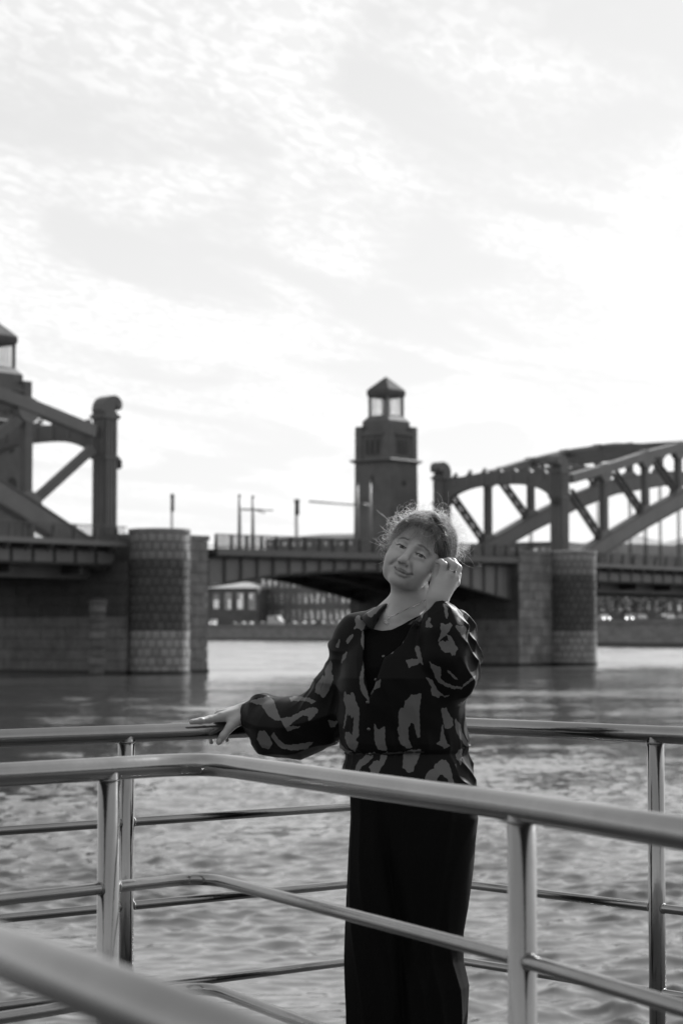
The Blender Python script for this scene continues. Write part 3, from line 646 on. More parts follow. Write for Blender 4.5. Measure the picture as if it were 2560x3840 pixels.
building('shop_row', 2490, 2760, 505, 490, 2236, 14, BRICK2, 'dark shop row at the right edge under the span', 7, 1, (zpx(2308, 500), zpx(2238, 500)), .3, None, 19, ww=.35)
# --- chimneys
def chimney(u, Y, vt, wpx, vb, label):
    c = thing('chimney', label, 'chimney', 'tall factory chimneys'); p = plan(u, Y); r = wpx / 2 * Y / F; zt = zpx(vt, Y); zm = zpx(vb, Y)
    MB().lathe([(r * 1.15, GZ), (r, zm)], p, 20).build('shaft', mat('chimney_white', .55, rough=.8, nscale=.05, namp=.15), c, True)
    MB().lathe([(r, zm), (r * .93, zt - 2.5), (r * 1.12, zt - 2.2), (r * 1.12, zt)], p, 20).build('dark_top', mat('chimney_dark', .075, rough=.8, nscale=.05, namp=.15), c, True)
chimney(645, 1300, 1852, 14, 1918, 'chimney with dark top and white shaft above the left pier')
chimney(1113, 1300, 1872, 18, 1932, 'chimney with dark top and white shaft left of the tower')
# --- vehicles on the far embankment
TYRE = mat('tyre', .02, rough=.9); GLS = mat('car_glass', .03, rough=.06, spec=.9)
def emis(name, s):
    def f(m, t, b): b.inputs['Emission Color'].default_value = (1, 1, 1, 1); b.inputs['Emission Strength'].default_value = s
    return mat(name, .8, build=f)
HEADL = emis('headlight_on', 4); HEADO = mat('headlight_off', .22, rough=.4)
def vehicle(name, p, ang, L_, W_, H_, val, label, cat, prof, cab, lit=False, group='vehicles on the far embankment'):
    c = thing(name, label, cat, group); c.location = p; c.rotation_euler.z = ang
    paint = mat('car_paint_%02d' % int(val * 100), val * .6, rough=.6, spec=.2)
    bo = MB().prism([(x * L_, z * H_) for x, z in prof], lambda q, k: (q[0], (-W_ / 2 if k == 0 else W_ / 2), q[1])).build('body', paint, c)
    MB().prism([(x * L_, z * H_) for x, z in cab], lambda q, k: (q[0], (-W_ / 2 - .01 if k == 0 else W_ / 2 + .01), q[1])).build('side_window', GLS, c)
    for x in (-.31, .31):
        for y in (-1, 1):
            o = MB(); r = .32 if L_ < 5.2 else .45
            o.tube([(x * L_, y * (W_ / 2 - .12) - .1, r), (x * L_, y * (W_ / 2 - .12) + .12, r)], r, 14); wh = o.build('wheel', TYRE, c)
            MB().tube([(x * L_, y * (W_ / 2 - .12) - .11, r), (x * L_, y * (W_ / 2 - .12) + .13, r)], r * .55, 12).build('rim', HEADO, wh)
    for y in (-1, 1): MB().box((L_ * .495, y * W_ * .36 - .14, H_ * .40), (L_ * .502, y * W_ * .36 + .14, H_ * .40 + .2)).build('headlight', HEADL if lit else HEADO, c)
CARP = [(-.5, .2), (-.5, .55), (-.46, .62), (-.38, .66), (-.25, .97), (.02, 1.0), (.12, .95), (.25, .66), (.44, .58), (.5, .48), (.5, .2)]
CARW = [(-.34, .66), (-.24, .92), (.08, .92), (.19, .66)]
VANP = [(-.5, .14), (-.5, .96), (-.46, 1.0), (.22, 1.0), (.34, .62), (.48, .52), (.5, .42), (.5, .14)]; VANW = [(.1, .62), (.1, .88), (.22, .88), (.3, .62)]
def along(u, Y): p = plan(u, Y); p.z = GZ + .01; return p
specs = [(868, .12, 'dark'), (905, .5, 'pale'), (938, .62, 'white'), (975, .15, 'dark'), (1000, .3, 'grey'), (1100, .3, 'grey'), (1135, .55, 'white'), (1168, .4, 'pale'), (1200, .1, 'black'), (1232, .5, 'pale'), (1268, .6, 'white'), (1300, .2, 'grey')]
ORD = ['first', 'second', 'third', 'fourth', 'fifth', 'sixth', 'seventh', 'eighth', 'ninth', 'tenth', 'eleventh', 'twelfth']
CARL = ['%s car, %s of the parked cars counted rightward from the left pier' % (nm, ORD[i]) for i, (u, vl, nm) in enumerate(specs)]
CARR = ['%s car under the right span, %s car to the right of the right pier' % (nm, ORD[i]) for i, nm in enumerate(['white', 'pale', 'grey', 'dark', 'silver', 'grey'])]
TREEL = ['dark tree under the right span, %s tree to the right of the right pier' % ORD[i] for i in range(6)]
for i, (u, vl, nm) in enumerate(specs):
    Y = 806 - (u - 760) * .165 + 6
    vehicle('parked_car', along(u, Y), math.radians(random.Random(i).choice([-25, 150, -40, 165])), 4.4, 1.8, 1.5, vl, CARL[i], 'car', CARP, CARW)
vehicle('delivery_truck', along(1035, 768), R(-35), 6.0, 2.3, 3.6, .75, 'tall white box truck on the far bank, tallest vehicle by the wall', 'truck', VANP, VANW)
vehicle('delivery_van', along(800, 806), R(-95), 5.4, 2.1, 2.6, .7, 'white van with its headlights on, beside the left pier on the far bank', 'van', VANP, VANW, lit=True)
for i, (u, vl, nm, lit) in enumerate([(2262, .6, 'white', True), (2360, .5, 'pale', True), (2402, .3, 'grey', False), (2485, .15, 'dark', False), (2510, .5, 'silver', False), (2560, .2, 'grey', False)]):
    Y = 468 - (u - 2190) * .07
    vehicle('parked_car', along(u, Y), R([-80, -100, -85, -60, -95, -120][i]), 4.4, 1.8, 1.5, vl, CARR[i], 'car', CARP, CARW, lit=lit)
# --- trees under the right span
BARK = mat('bark', .05, rough=.9, nscale=2, namp=.3); LEAF = mat('leaves', .06, rough=.7, nscale=.4, namp=.4)
def tree(u, Y, h, seed, label):
    r_ = random.Random(seed); t = thing('tree', label, 'tree', 'trees on the far embankment'); t.location = along(u, Y)
    m = MB(); m.tube([(0, 0, 0), (.1, 0, h * .35), (0, .1, h * .8)], [.22, .15, .05], 8)
    for k in range(7):
        a = r_.random() * 6.28; z = h * (.35 + .4 * r_.random()); m.tube([(0, 0, z), (math.cos(a) * h * .2, math.sin(a) * h * .2, z + h * .18)], [.07, .02], 5)
    m.build('trunk', BARK, t)
    lf = MB()
    cl = [(Vector((r_.gauss(0, 1) * h * .16, r_.gauss(0, 1) * h * .16, h * (.62 + r_.gauss(0, .14)))), h * (.08 + .08 * r_.random())) for _ in range(16)]
    for _ in range(900):
        c, rr = r_.choice(cl); p = c + Vector((r_.gauss(0, .6), r_.gauss(0, .6), r_.gauss(0, .6))) * rr; e = .16 + .12 * r_.random()
        a = Vector((r_.gauss(0, 1), r_.gauss(0, 1), r_.gauss(0, 1))).normalized(); b = a.orthogonal().normalized()
        lf.add([p - a * e, p + b * e * .6, p + a * e, p - b * e * .6], [(0, 1, 2, 3)])
    lf.build('crown', LEAF, t)
for i, (u, h) in enumerate([(2285, 7.5), (2330, 8.2), (2385, 7), (2420, 8.5), (2470, 7.8), (2535, 8.4)]):
    tree(u, 492 - (u - 2190) * .06, h, 30 + i, TREEL[i])
# low far hills and roofs on the skyline
hp = []; hr = random.Random(9)
for i in range(61): x = -2600 + i * 90; hp.append((x, 26 + 10 * math.sin(i * .7) + 8 * hr.random()))
hm = MB(); n = len(hp); hm.add([(x, 3600, 0) for x, z in hp] + [(x, 3640, z) for x, z in hp] + [(x, 4400, 0) for x, z in hp], [(i, i + 1, n + i + 1, n + i) for i in range(n - 1)] + [(n + i, n + i + 1, 2 * n + i + 1, 2 * n + i) for i in range(n - 1)])
tag(hm.build('far_hills', mat('far_hills', .12, rough=.95, nscale=.01, namp=.3)), kind='structure')
print('25_bank.py %.1f' % (time.time() - _T0))
# ------------------------------------------------------------------ pontoon deck and steel railings
STEEL = mat('brushed_steel', 0.29, rough=0.17, metal=1.0, nscale=6, namp=0.14, bump=0.02, bscale=90, rvar=0.07, stretch=(1, 1, 0.6))
WELD = mat('weld_metal', 0.30, rough=0.42, metal=1.0, nscale=60, namp=0.5, bump=0.5)
RZ = [CAMZ - h for h in (0.294, 0.548, 0.788, 1.028)]     # heights of the four rails
DECKZ = CAMZ - 1.33
def smooth_poly(pts, rad=0.07, n=5):
    pts = [Vector(p) for p in pts]; o = [pts[0]]
    for i in range(1, len(pts) - 1):
        a, p, b = pts[i - 1], pts[i], pts[i + 1]; r = min(rad, (a - p).length * .45, (b - p).length * .45)
        q0 = p + (a - p).normalized() * r; q1 = p + (b - p).normalized() * r
        for k in range(n + 1): t = k / n; o.append(q0 * (1 - t) ** 2 + p * 2 * t * (1 - t) + q1 * t * t)
    o.append(pts[-1]); return o
def weld_ring(parent, c, d, r, name='weld_bead'):
    d = Vector(d).normalized(); ref = Vector((0, 0, 1)) if abs(d.z) < .9 else Vector((1, 0, 0)); a = ref.cross(d).normalized(); b = d.cross(a)
    m = MB(); n = 20; rs = random.Random(int(c[0] * 991 + c[2] * 577)); vs = []; fs = []; k2 = 6
    for i in range(n):
        t = 2 * math.pi * i / n; rad = a * math.cos(t) + b * math.sin(t); tr = 0.0022 * (0.8 + .4 * rs.random())
        for j in range(k2):
            s = 2 * math.pi * j / k2; vs.append(Vector(c) + rad * (r + tr * math.cos(s)) + d * (tr * math.sin(s)))
    for i in range(n):
        for j in range(k2): fs.append((i * k2 + j, ((i + 1) % n) * k2 + j, ((i + 1) % n) * k2 + (j + 1) % k2, i * k2 + (j + 1) % k2))
    m.add(vs, fs); return m.build(name, WELD, parent, True)
def on_rail(u, v, k): return at_z(u, v, RZ[k])
def rail_set(t, paths, posts, n_rails=4):
    """paths: list of plan polylines (x, y); posts: plan points"""
    for pl in paths:
        for k in range(n_rails):
            pts = smooth_poly([(p[0], p[1], RZ[k]) for p in pl], 0.16 if k == 0 else 0.12, 8)
            MB().tube(pts, 0.0252 if k == 0 else 0.0130, 28 if k == 0 else 18).build('top_rail' if k == 0 else 'mid_rail', STEEL, t, True)
    for (x, y, dirs) in posts:
        po = MB().tube([(x, y, DECKZ), (x, y, RZ[0] - .004)], 0.0244, 28).build('post', STEEL, t, True)
        weld_ring(po, (x, y, RZ[0] - 0.0240), (0, 0, 1), 0.0236)
        for k in range(1, n_rails):
            for d in dirs:
                dv = Vector((d[0], d[1], 0)).normalized(); weld_ring(po, Vector((x, y, RZ[k])) + dv * 0.0245, dv, 0.0132)
        MB().lathe([(0.055, 0), (0.055, 0.008), (0.03, 0.012)], (x, y, DECKZ), 24).build('base_flange', STEEL, po, True)
def xy(p): return (p.x, p.y)
def plan_dir(a, b): d = Vector((b[0] - a[0], b[1] - a[1])); d.normalize(); return (d.x, d.y)
def lerp2(a, b, t): return (a[0] + (b[0] - a[0]) * t, a[1] + (b[1] - a[1]) * t)
# far railing: two straight runs meeting at a corner behind the woman
A0 = xy(on_rail(0, 2770, 0)); A1 = xy(on_rail(1547, 2713, 0)); A2 = xy(on_rail(2560, 2759.5, 0))
Aext = lerp2(A1, A0, 1.8); Bext = lerp2(A1, A2, 2.2)
far = thing('railing', 'polished steel tube railing behind the woman, at the edge over the water', 'railing', 'steel railings on the landing stage')
pL = xy(on_rail(476, 2751, 0)); pR = xy(on_rail(2458, 2755, 0))
dA = plan_dir(A0, A1); dB = plan_dir(A1, A2)
def proj(p, a, d): t = (p[0] - a[0]) * d[0] + (p[1] - a[1]) * d[1]; return (a[0] + d[0] * t, a[1] + d[1] * t)
def on_line(u, v, a, d):                # where the line a + t d (plan) passes under picture column u
    q = ray(u, v); k = q.x / q.y; t = (k * a[1] - a[0]) / (d[0] - k * d[1]); return (a[0] + d[0] * t, a[1] + d[1] * t)
pL = on_line(474, 2751, A0, dA); pR = on_line(2457, 2755, A1, dB)
rail_set(far, [[Aext, A1, Bext]], [(pL[0], pL[1], [dA, (-dA[0], -dA[1])]), (pR[0], pR[1], [dB, (-dB[0], -dB[1])]), (A1[0], A1[1], [dB, (-dA[0], -dA[1])])])
# near railing, bent: in front of the woman
N0 = xy(on_rail(0, 2908, 0)); N1 = xy(on_rail(770, 2862, 0)); Nm = xy(on_rail(1955, 3028, 0)); N2 = xy(on_rail(2560, 3126, 0))
dN = plan_dir(N0, N1); dM = plan_dir(N1, Nm); dO = plan_dir(Nm, N2)
near = thing('railing', 'bent steel tube railing crossing in front of the woman', 'railing', 'steel railings on the landing stage')
q1 = on_line(409, 2886, N0, dN); q2 = Nm
Next0 = (N0[0] - dN[0] * 1.6, N0[1] - dN[1] * 1.6); Next2 = (N2[0] + dO[0] * 1.2, N2[1] + dO[1] * 1.2)
rail_set(near, [[Next0, N1, Nm, Next2]], [(q1[0], q1[1], [dN, (-dN[0], -dN[1])]), (q2[0], q2[1], [dO, (-dM[0], -dM[1])])])
# foreground railing: close to the lens
G0 = xy(on_rail(0, 3562, 0)); G1 = xy(on_rail(700, 3842, 0)); dG = plan_dir(G0, G1)
fore = thing('railing', 'steel tube railing nearest the camera, blurred, slanting across the lower left corner', 'railing', 'steel railings on the landing stage')
Ga = (G0[0] - dG[0] * 1.2, G0[1] - dG[1] * 1.2); Gb = (G1[0] + dG[0] * 0.9, G1[1] + dG[1] * 0.9)
gp = (G0[0] - dG[0] * .8, G0[1] - dG[1] * .8); gq = (G1[0] + dG[0] * .8, G1[1] + dG[1] * .8)
rail_set(fore, [[Ga, Gb]], [(gp[0], gp[1], []), (gq[0], gq[1], [])])
# deck of the landing stage (below the frame)
DECKM = mat('deck_steel_plate', 0.035, rough=0.6, nscale=3, namp=0.3, bump=0.1)
hullm = mat('pontoon_hull', 0.06, rough=0.5, nscale=1, namp=0.3)
corner = Vector((A1[0], A1[1], 0))
def off(p, d, k): return (p[0] + d[0] * k, p[1] + d[1] * k)
nA = (-dA[1], dA[0]); nB = (-dB[1], dB[0])
e0 = off(Aext, nA, .1); e2 = off(Bext, nB, .1); ec = (A1[0], A1[1] + .14)
poly = [e0, ec, e2, (e2[0], -3.0), (e0[0], -3.0)]
dk = MB().prism(poly, lambda p, k: (p[0], p[1], DECKZ - (0.01 if k else 0.12))).build('pontoon_deck', DECKM); tag(dk, kind='structure')
pin = [off(Aext, nA, -.1), (A1[0], A1[1] - .14), off(Bext, nB, -.1), (e2[0] - .2, -2.8), (e0[0] + .2, -2.8)]
hl = MB().prism(pin, lambda p, k: (p[0], p[1], DECKZ - 0.125 if k else -0.5)).build('pontoon_hull', hullm, dk)
# unseen quay added behind the camera to darken rail reflections and weaken fill light
QM = mat('added_quay_granite', 0.09, rough=.85, nscale=.6, namp=.35, bump=.3)
qm = MB(); qm.add([(-120, -7.5, -1), (160, -7.5, -1), (160, -7.8, 5.4), (-120, -7.8, 5.4), (160, -9.0, 5.4), (-120, -9.0, 5.4), (160, -9.0, 6.4), (-120, -9.0, 6.4), (160, -9.6, 6.4), (-120, -9.6, 6.4), (160, -9.6, 5.5), (-120, -9.6, 5.5), (160, -400, 5.5), (-120, -400, 5.5)], [(0, 1, 2, 3), (3, 2, 4, 5), (5, 4, 6, 7), (7, 6, 8, 9), (9, 8, 10, 11), (11, 10, 12, 13)])
tag(qm.build('added_near_bank', QM), kind='structure')
print('30_rails.py %.1f' % (time.time() - _T0))
# ------------------------------------------------------------------ smooth-surface kit: blended shapes -> one continuous mesh
class Blob:
    """a list of shapes joined (U) or cut (S) with soft blends; .grow() returns one continuous surface"""
    def __init__(s): s.ops = []
    def add(s, f, k, c, r, op='U'): s.ops.append((op, f, k, np.array(c, float), float(r))); return s
    def ell(s, c, r, k=.01, ax=None, op='U'):
        c = np.array(c, float); r = np.array(r, float); A = None if ax is None else np.array(ax, float)
        def f(p):
            q = p - c
            if A is not None: q = q @ A.T
            k0 = np.sqrt(((q / r) ** 2).sum(1)) + 1e-9; k1 = np.sqrt(((q / r ** 2) ** 2).sum(1)) + 1e-9
            return k0 * (k0 - 1) / k1
        return s.add(f, k, c, r.max(), op)
    def cap(s, a, b, ra, rb, k=.01, op='U'):
        a = np.array(a, float); b = np.array(b, float); d = b - a; L2 = (d * d).sum() + 1e-12
        def f(p):
            h = np.clip(((p - a) @ d) / L2, 0, 1); q = p - a - h[:, None] * d
            return np.sqrt((q * q).sum(1)) - (ra + (rb - ra) * h)
        return s.add(f, k, (a + b) / 2, math.sqrt(L2) / 2 + max(ra, rb), op)
    def chain(s, pts, rs, k=.01, op='U'):
        for i in range(len(pts) - 1): s.cap(pts[i], pts[i + 1], rs[i], rs[i + 1], k, op)
        return s
    def value(s, P, cen=None, rad=0, post=None):
        d = np.full(len(P), 9.0)
        for op, f, k, c, r in s.ops:
            if cen is not None and np.sqrt(((cen - c) ** 2).sum()) - r - rad > k + .03: continue
            e = f(P)
            if op == 'U':
                if k > 0: h = np.maximum(k - np.abs(d - e), 0) / k; d = np.minimum(d, e) - h * h * k * .25
                else: d = np.minimum(d, e)
            else:
                e = -e
                if k > 0: h = np.maximum(k - np.abs(d - e), 0) / k; d = np.maximum(d, e) + h * h * k * .25
                else: d = np.maximum(d, e)
        if post is not None: d = post(P, d)
        return d
    def near(s, c, r): b = Blob(); b.ops = [o for o in s.ops if np.linalg.norm(o[3] - c) - o[4] < r + o[2]]; return b
    def grow(s, lo, hi, h, post=None, n=14):
        lo = np.array(lo, float); hi = np.array(hi, float); bs = n * h; nb = np.ceil((hi - lo) / bs).astype(int)
        I = np.stack(np.meshgrid(*[np.arange(k) for k in nb], indexing='ij'), -1).reshape(-1, 3)
        C = lo + (I + .5) * bs; rad = bs * .8661
        D = np.concatenate([s.value(c, post=post) for c in np.array_split(C, max(1, len(C) // 40000))])
        keep = np.abs(D) < rad * 1.35 + .012
        NYZ = nb * n + 2
        def gid(q): return (q[..., 0].astype(np.int64) * NYZ[1] + q[..., 1]) * NYZ[2] + q[..., 2]
        g = np.stack(np.meshgrid(*[np.arange(n + 1)] * 3, indexing='ij'), -1).reshape(-1, 3)
        cid = []; cpos = []; quads = []
        offs = [(0, 0, 0), (1, 0, 0), (0, 1, 0), (1, 1, 0), (0, 0, 1), (1, 0, 1), (0, 1, 1), (1, 1, 1)]
        edges = [(0, 1), (2, 3), (4, 5), (6, 7), (0, 2), (1, 3), (4, 6), (5, 7), (0, 4), (1, 5), (2, 6), (3, 7)]
        for b in I[keep]:
            org = b * n; P = lo + (org + g) * h
            V = s.value(P, lo + (b + .5) * np.array([bs] * 3), rad, post).reshape(n + 1, n + 1, n + 1)
            if V.min() > 0 or V.max() < 0: continue
            cv = [V[o[0]:n + o[0], o[1]:n + o[1], o[2]:n + o[2]] for o in offs]
            mn = np.minimum.reduce(cv); mx = np.maximum.reduce(cv); act = (mn < 0) & (mx >= 0)
            idx = np.argwhere(act)
            if not len(idx): continue
            vals = np.stack([c[act] for c in cv], 1); acc = np.zeros((len(idx), 3)); cnt = np.zeros(len(idx))
            for a, c in edges:
                va, vc = vals[:, a], vals[:, c]; m = (va < 0) != (vc < 0); t = np.where(m, va / (va - vc + 1e-12), 0)
                oa, oc = np.array(offs[a], float), np.array(offs[c], float)
                acc += np.where(m[:, None], oa + t[:, None] * (oc - oa), 0); cnt += m
            cid.append(gid(idx + org)); cpos.append(lo + (org + idx + acc / cnt[:, None]) * h)
            for ax in range(3):
                sl0 = [slice(0, n)] * 3; sl1 = [slice(0, n)] * 3; sl1[ax] = slice(1, n + 1)
                a = V[tuple(sl0)] < 0; c = V[tuple(sl1)] < 0; e = np.argwhere(a != c)
                if not len(e): continue
                flip = a[a != c]; e = e + org; u_ = np.zeros(3, int); w_ = np.zeros(3, int); u_[(ax + 1) % 3] = 1; w_[(ax + 2) % 3] = 1
                q = np.stack([gid(e), gid(e - u_), gid(e - u_ - w_), gid(e - w_)], 1)
                q[~flip] = q[~flip][:, ::-1]; quads.append(q)
        cid = np.concatenate(cid); cpos = np.concatenate(cpos); o = np.argsort(cid); cid = cid[o]; cpos = cpos[o]
        quads = np.concatenate(quads); ix = np.searchsorted(cid, quads); ix = np.clip(ix, 0, len(cid) - 1)
        ok = (cid[ix] == quads).all(1)
        return cpos, ix[ok]
def relax(V, Q, it, lam=.5):
    n = len(V); e = np.concatenate([Q[:, [0, 1]], Q[:, [1, 2]], Q[:, [2, 3]], Q[:, [3, 0]]])
    deg = np.bincount(e[:, 0], minlength=n) + np.bincount(e[:, 1], minlength=n); deg = np.maximum(deg, 1)
    for _ in range(it):
        S = np.stack([np.bincount(e[:, 0], V[e[:, 1], k], n) + np.bincount(e[:, 1], V[e[:, 0], k], n) for k in range(3)], 1) / deg[:, None]
        V = V + lam * (S - V)
    return V
def tone_attr(me, vals):
    a = me.color_attributes.new('tone', 'FLOAT_COLOR', 'POINT'); c = np.ones((len(vals), 4), np.float32); c[:, :3] = vals[:, None]
    a.data.foreach_set('color', c.ravel())
def in_poly(u, v, poly):
    poly = np.array(poly, float); ins = np.zeros(len(u), bool); x0, y0 = poly[-1]
    for x1, y1 in poly:
        c = ((y1 > v) != (y0 > v)) & (u < (x0 - x1) * (v - y1) / (y0 - y1 + 1e-12) + x1); ins ^= c; x0, y0 = x1, y1
    return ins
def from_tone(name, rough, extra=None, spec=.4):
    def f(m, t, b):
        a = t.nodes.new('ShaderNodeVertexColor'); a.layer_name = 'tone'; t.links.new(a.outputs[0], b.inputs['Base Color'])
        if extra: extra(m, t, b, a)
    return mat(name, .4, rough=rough, build=f, spec=spec)
print('40_sdf.py %.1f' % (time.time() - _T0))
# ------------------------------------------------------------------ the woman
YP = 6.1                                # how far she stands from the camera
def P(u, v, dy=0.0): return np.array(at_y(u, v, YP + dy))
PXM = F / YP
def zrow(v): return float(P(1500, v)[2])
def xcol(u): return (u - CU) / PXM
woman = thing('person', 'woman with tilted head in dark patterned blouse and black trousers, hand on the rail', 'person')
wl = P(1520, 3500); woman.location = (wl[0], YP, DECKZ)
bpy.context.view_layer.update(); WI = woman.matrix_world.inverted()
def wpart(name, V, Q, m, smooth=True):
    V = V - np.array(woman.location); return link(name, np_mesh(name, V, Q, m, smooth), woman)
def mbpart(mb, name, m, par=None, smooth=True):
    o = np.array(woman.location); mb.v = [tuple(np.array(p) - o) for p in mb.v]; return mb.build(name, m, par or woman, smooth)
# head frame: lx to her left (picture right), ly out of the face, lz up
yaw, pit, rol = R(17), R(3), R(26.5)
def rolled(a): c, s = math.cos(rol), math.sin(rol); return np.array([a[0] * c + a[2] * s, a[1], -a[0] * s + a[2] * c])
_lx = np.array([math.cos(yaw), -math.sin(yaw), 0]); _ly = np.array([-math.sin(yaw), -math.cos(yaw), 0]); _z = np.array([0, 0, 1.])
lx = rolled(_lx); ly = rolled(_ly * math.cos(pit) + _z * math.sin(pit)); lz = rolled(_z * math.cos(pit) - _ly * math.sin(pit))
HA = np.stack([lx, ly, lz])
HC = P(1540, 2064, -.065) - ly * .086
def H(x, y, z): return HC + lx * x + ly * y + lz * z
def to_head(p): return (p - HC) @ HA.T
body = Blob()
# --- head
def he(c, r, k, op='U'): body.ell(H(*c), r, k, HA, op)
def hc(a, b, ra, rb, k, op='U'): body.cap(H(*a), H(*b), ra, rb, k, op)
he((0, -.008, .036), (.074, .094, .088), .0)
he((0, .028, -.027), (.0625, .0625, .072), .03)
he((0, .030, -.062), (.0530, .050, .040), .03)
he((0, .067, -.091), (.024, .020, .017), .018)
he((0, .036, -.091), (.031, .030, .014), .016)          # soft under-chin
for s in (-1, 1):
    he((s * .036, .061, -.041), (.028, .027, .025), .020)   # smiling cheeks
    he((s * .045, .030, -.060), (.015, .036, .034), .02); he((s * .056, .030, -.006), (.015, .034, .036), .02)
    hc((s * .014, .086, .020), (s * .046, .072, .018), .010, .008, .014)  # brow
    he((s * .031, .1005, .002), (.021, .0165, .0135), .010, 'S')
hc((0, .088, .004), (0, .1075, -.030), .0078, .0098, .012)
he((0, .1095, -.0365), (.0115, .0115, .0105), .008)
for s in (-1, 1):
    he((s * .0118, .0985, -.0405), (.0082, .0105, .0080), .006)
    he((s * .0062, .1055, -.0478), (.0040, .0052, .0036), .002, 'S')
    E = (s * .031, .0745, -.001)
    body.ell(H(*E), (.0150, .0147, .0142), .004, HA)
    tilt = .0006 * s
    he((s * .0312, .089, -.0022), (.0140, .016, .0037), .0008, 'S')
    body.chain([H(s * .0165, .0915, .0085), H(s * .030, .0925, .0112), H(s * .046, .084, .0072)], [.0014, .0016, .0012], .004, 'S')   # lid crease
    hc((s * .020, .0865, -.0125), (s * .043, .0775, -.0105), .004, .003, .005)      # lower lid bag
    hc((s * .0185, .0945, -.038), (s * .0345, .0790, -.060), .0032, .0018, .010, 'S')  # smile line
# lips
UL = [(-.0320, .0745, -.0580), (-.015, .0865, -.0652), (-.005, .0915, -.0636), (0, .0910, -.0645), (.005, .0915, -.0636), (.015, .0865, -.0652), (.0320, .0745, -.0580)]
LLp = [(-.028, .0765, -.0615), (-.012, .0865, -.0732), (0, .0890, -.0745), (.012, .0865, -.0732), (.028, .0765, -.0615)]
UL = [(x + .005, y, z) for x, y, z in UL]; LLp = [(x + .005, y, z) for x, y, z in LLp]
he((0, .064, -.068), (.032, .022, .022), .012)
body.chain([H(*p) for p in UL], [.0018, .0028, .0031, .0029, .0031, .0028, .0018], .004)
body.chain([H(*p) for p in LLp], [.0018, .0036, .0042, .0036, .0018], .005)
body.chain([H(*p) for p in [(-.0265, .0800, -.0585), (-.011, .0908, -.0675), (.005, .0955, -.0690), (.021, .0908, -.0675), (.0365, .0800, -.0585)]], [.0014, .0016, .0016, .0016, .0014], .002, 'S')
for s in (-1, 1):
    he((s * .0765, -.010, -.012), (.009, .020, .031), .008); he((s * .080, -.004, -.010), (.006, .010, .018), .004, 'S'); he((s * .0765, -.002, -.042), (.006, .009, .010), .006)
# --- neck and trunk
body.chain([H(0, -.018, -.055), P(1540, 2235, .040), P(1492, 2335, .050)], [.050, .0500, .060], .018)
body.chain([H(.0, .0, -.10), P(1508, 2270, .018), P(1468, 2332, -.028)], [.024, .030, .036], .022)
for (u, v, dy, r) in ((1345, 2398, .035, .052), (1680, 2402, .02, .052)): body.cap(P(1495, 2345, .055), P(u, v, dy), .056, r, .05)
def loft(rows, yc=0.0, ex=2.3):
    vs = np.array([r[0] for r in rows], float); zz = np.array([zrow(v) for v in vs])[::-1]
    cx = np.array([xcol((r[1] + r[2]) / 2) for r in rows])[::-1]; a = np.array([(r[2] - r[1]) / 2 / PXM for r in rows])[::-1]; b = np.array([r[3] for r in rows])[::-1]; y0 = np.array([r[4] if len(r) > 4 else yc for r in rows])[::-1]
    def f(p):
        z = np.clip(p[:, 2], zz[0], zz[-1]); X = p[:, 0] - np.interp(z, zz, cx); A = np.interp(z, zz, a); Bv = np.interp(z, zz, b); Y = p[:, 1] - YP - np.interp(z, zz, y0)
        k0 = (np.abs(X / A) ** ex + np.abs(Y / Bv) ** ex) ** (1 / ex) + 1e-9
        g = np.sqrt((np.abs(X / A) ** (ex - 1) / A) ** 2 + (np.abs(Y / Bv) ** (ex - 1) / Bv) ** 2) / k0 ** (ex - 1) + 1e-9
        d = (k0 - 1) / np.maximum(g, 1 / np.maximum(A, Bv) * .8)
        e = np.maximum(zz[0] - p[:, 2], p[:, 2] - zz[-1])
        return np.where(e > 0, np.sqrt(np.maximum(d, 0) ** 2 + e * e), np.maximum(d, e))
    c = np.array([cx.mean(), YP, (zz[0] + zz[-1]) / 2]); r = math.sqrt(((zz[-1] - zz[0]) / 2) ** 2 + (a.max() + abs(cx - cx.mean()).max()) ** 2 + .25 ** 2)
    return f, c, r
def add_loft(bl, rows, k, **kw): f, c, r = loft(rows, **kw); bl.add(f, k, c, r)
add_loft(body, [(2318, 1375, 1625, .055, .035), (2345, 1335, 1670, .085, .03), (2400, 1310, 1700, .105, .02), (2500, 1300, 1700, .125, .005), (2600, 1302, 1702, .125, .0), (2700, 1310, 1700, .105, .01), (2800, 1330, 1700, .095, .015), (2920, 1335, 1720, .100, .02), (3060, 1350, 1730, .10, .02)], .03)
# legs and feet (inside the trousers)
for (u0, u1, u2, dy) in ((1420, 1390, 1385, .02), (1640, 1640, 1640, .02)):
    body.chain([P(u0, 2990, dy), P(u1, 3500, dy - .005), P(u2, 4060, dy + .02)], [.066, .050, .036], .04)
    fz = DECKZ + .035; a = P(u2, 4060, dy + .03)
    body.chain([np.array([a[0], a[1] + .02, fz + .01]), np.array([a[0] - .03, a[1] - .09, fz]), np.array([a[0] - .045, a[1] - .16, fz - .008])], [.033, .034, .025], .02); body.cap(a, np.array([a[0], a[1] + .02, fz + .01]), .036, .033, .02)
body.chain([H(*p) for p in [(-.022, .040, -.114), (.010, .046, -.117), (.036, .034, -.106), (.060, .008, -.076)]], [.003, .0055, .0055, .003], .012, 'S')   # under the jaw
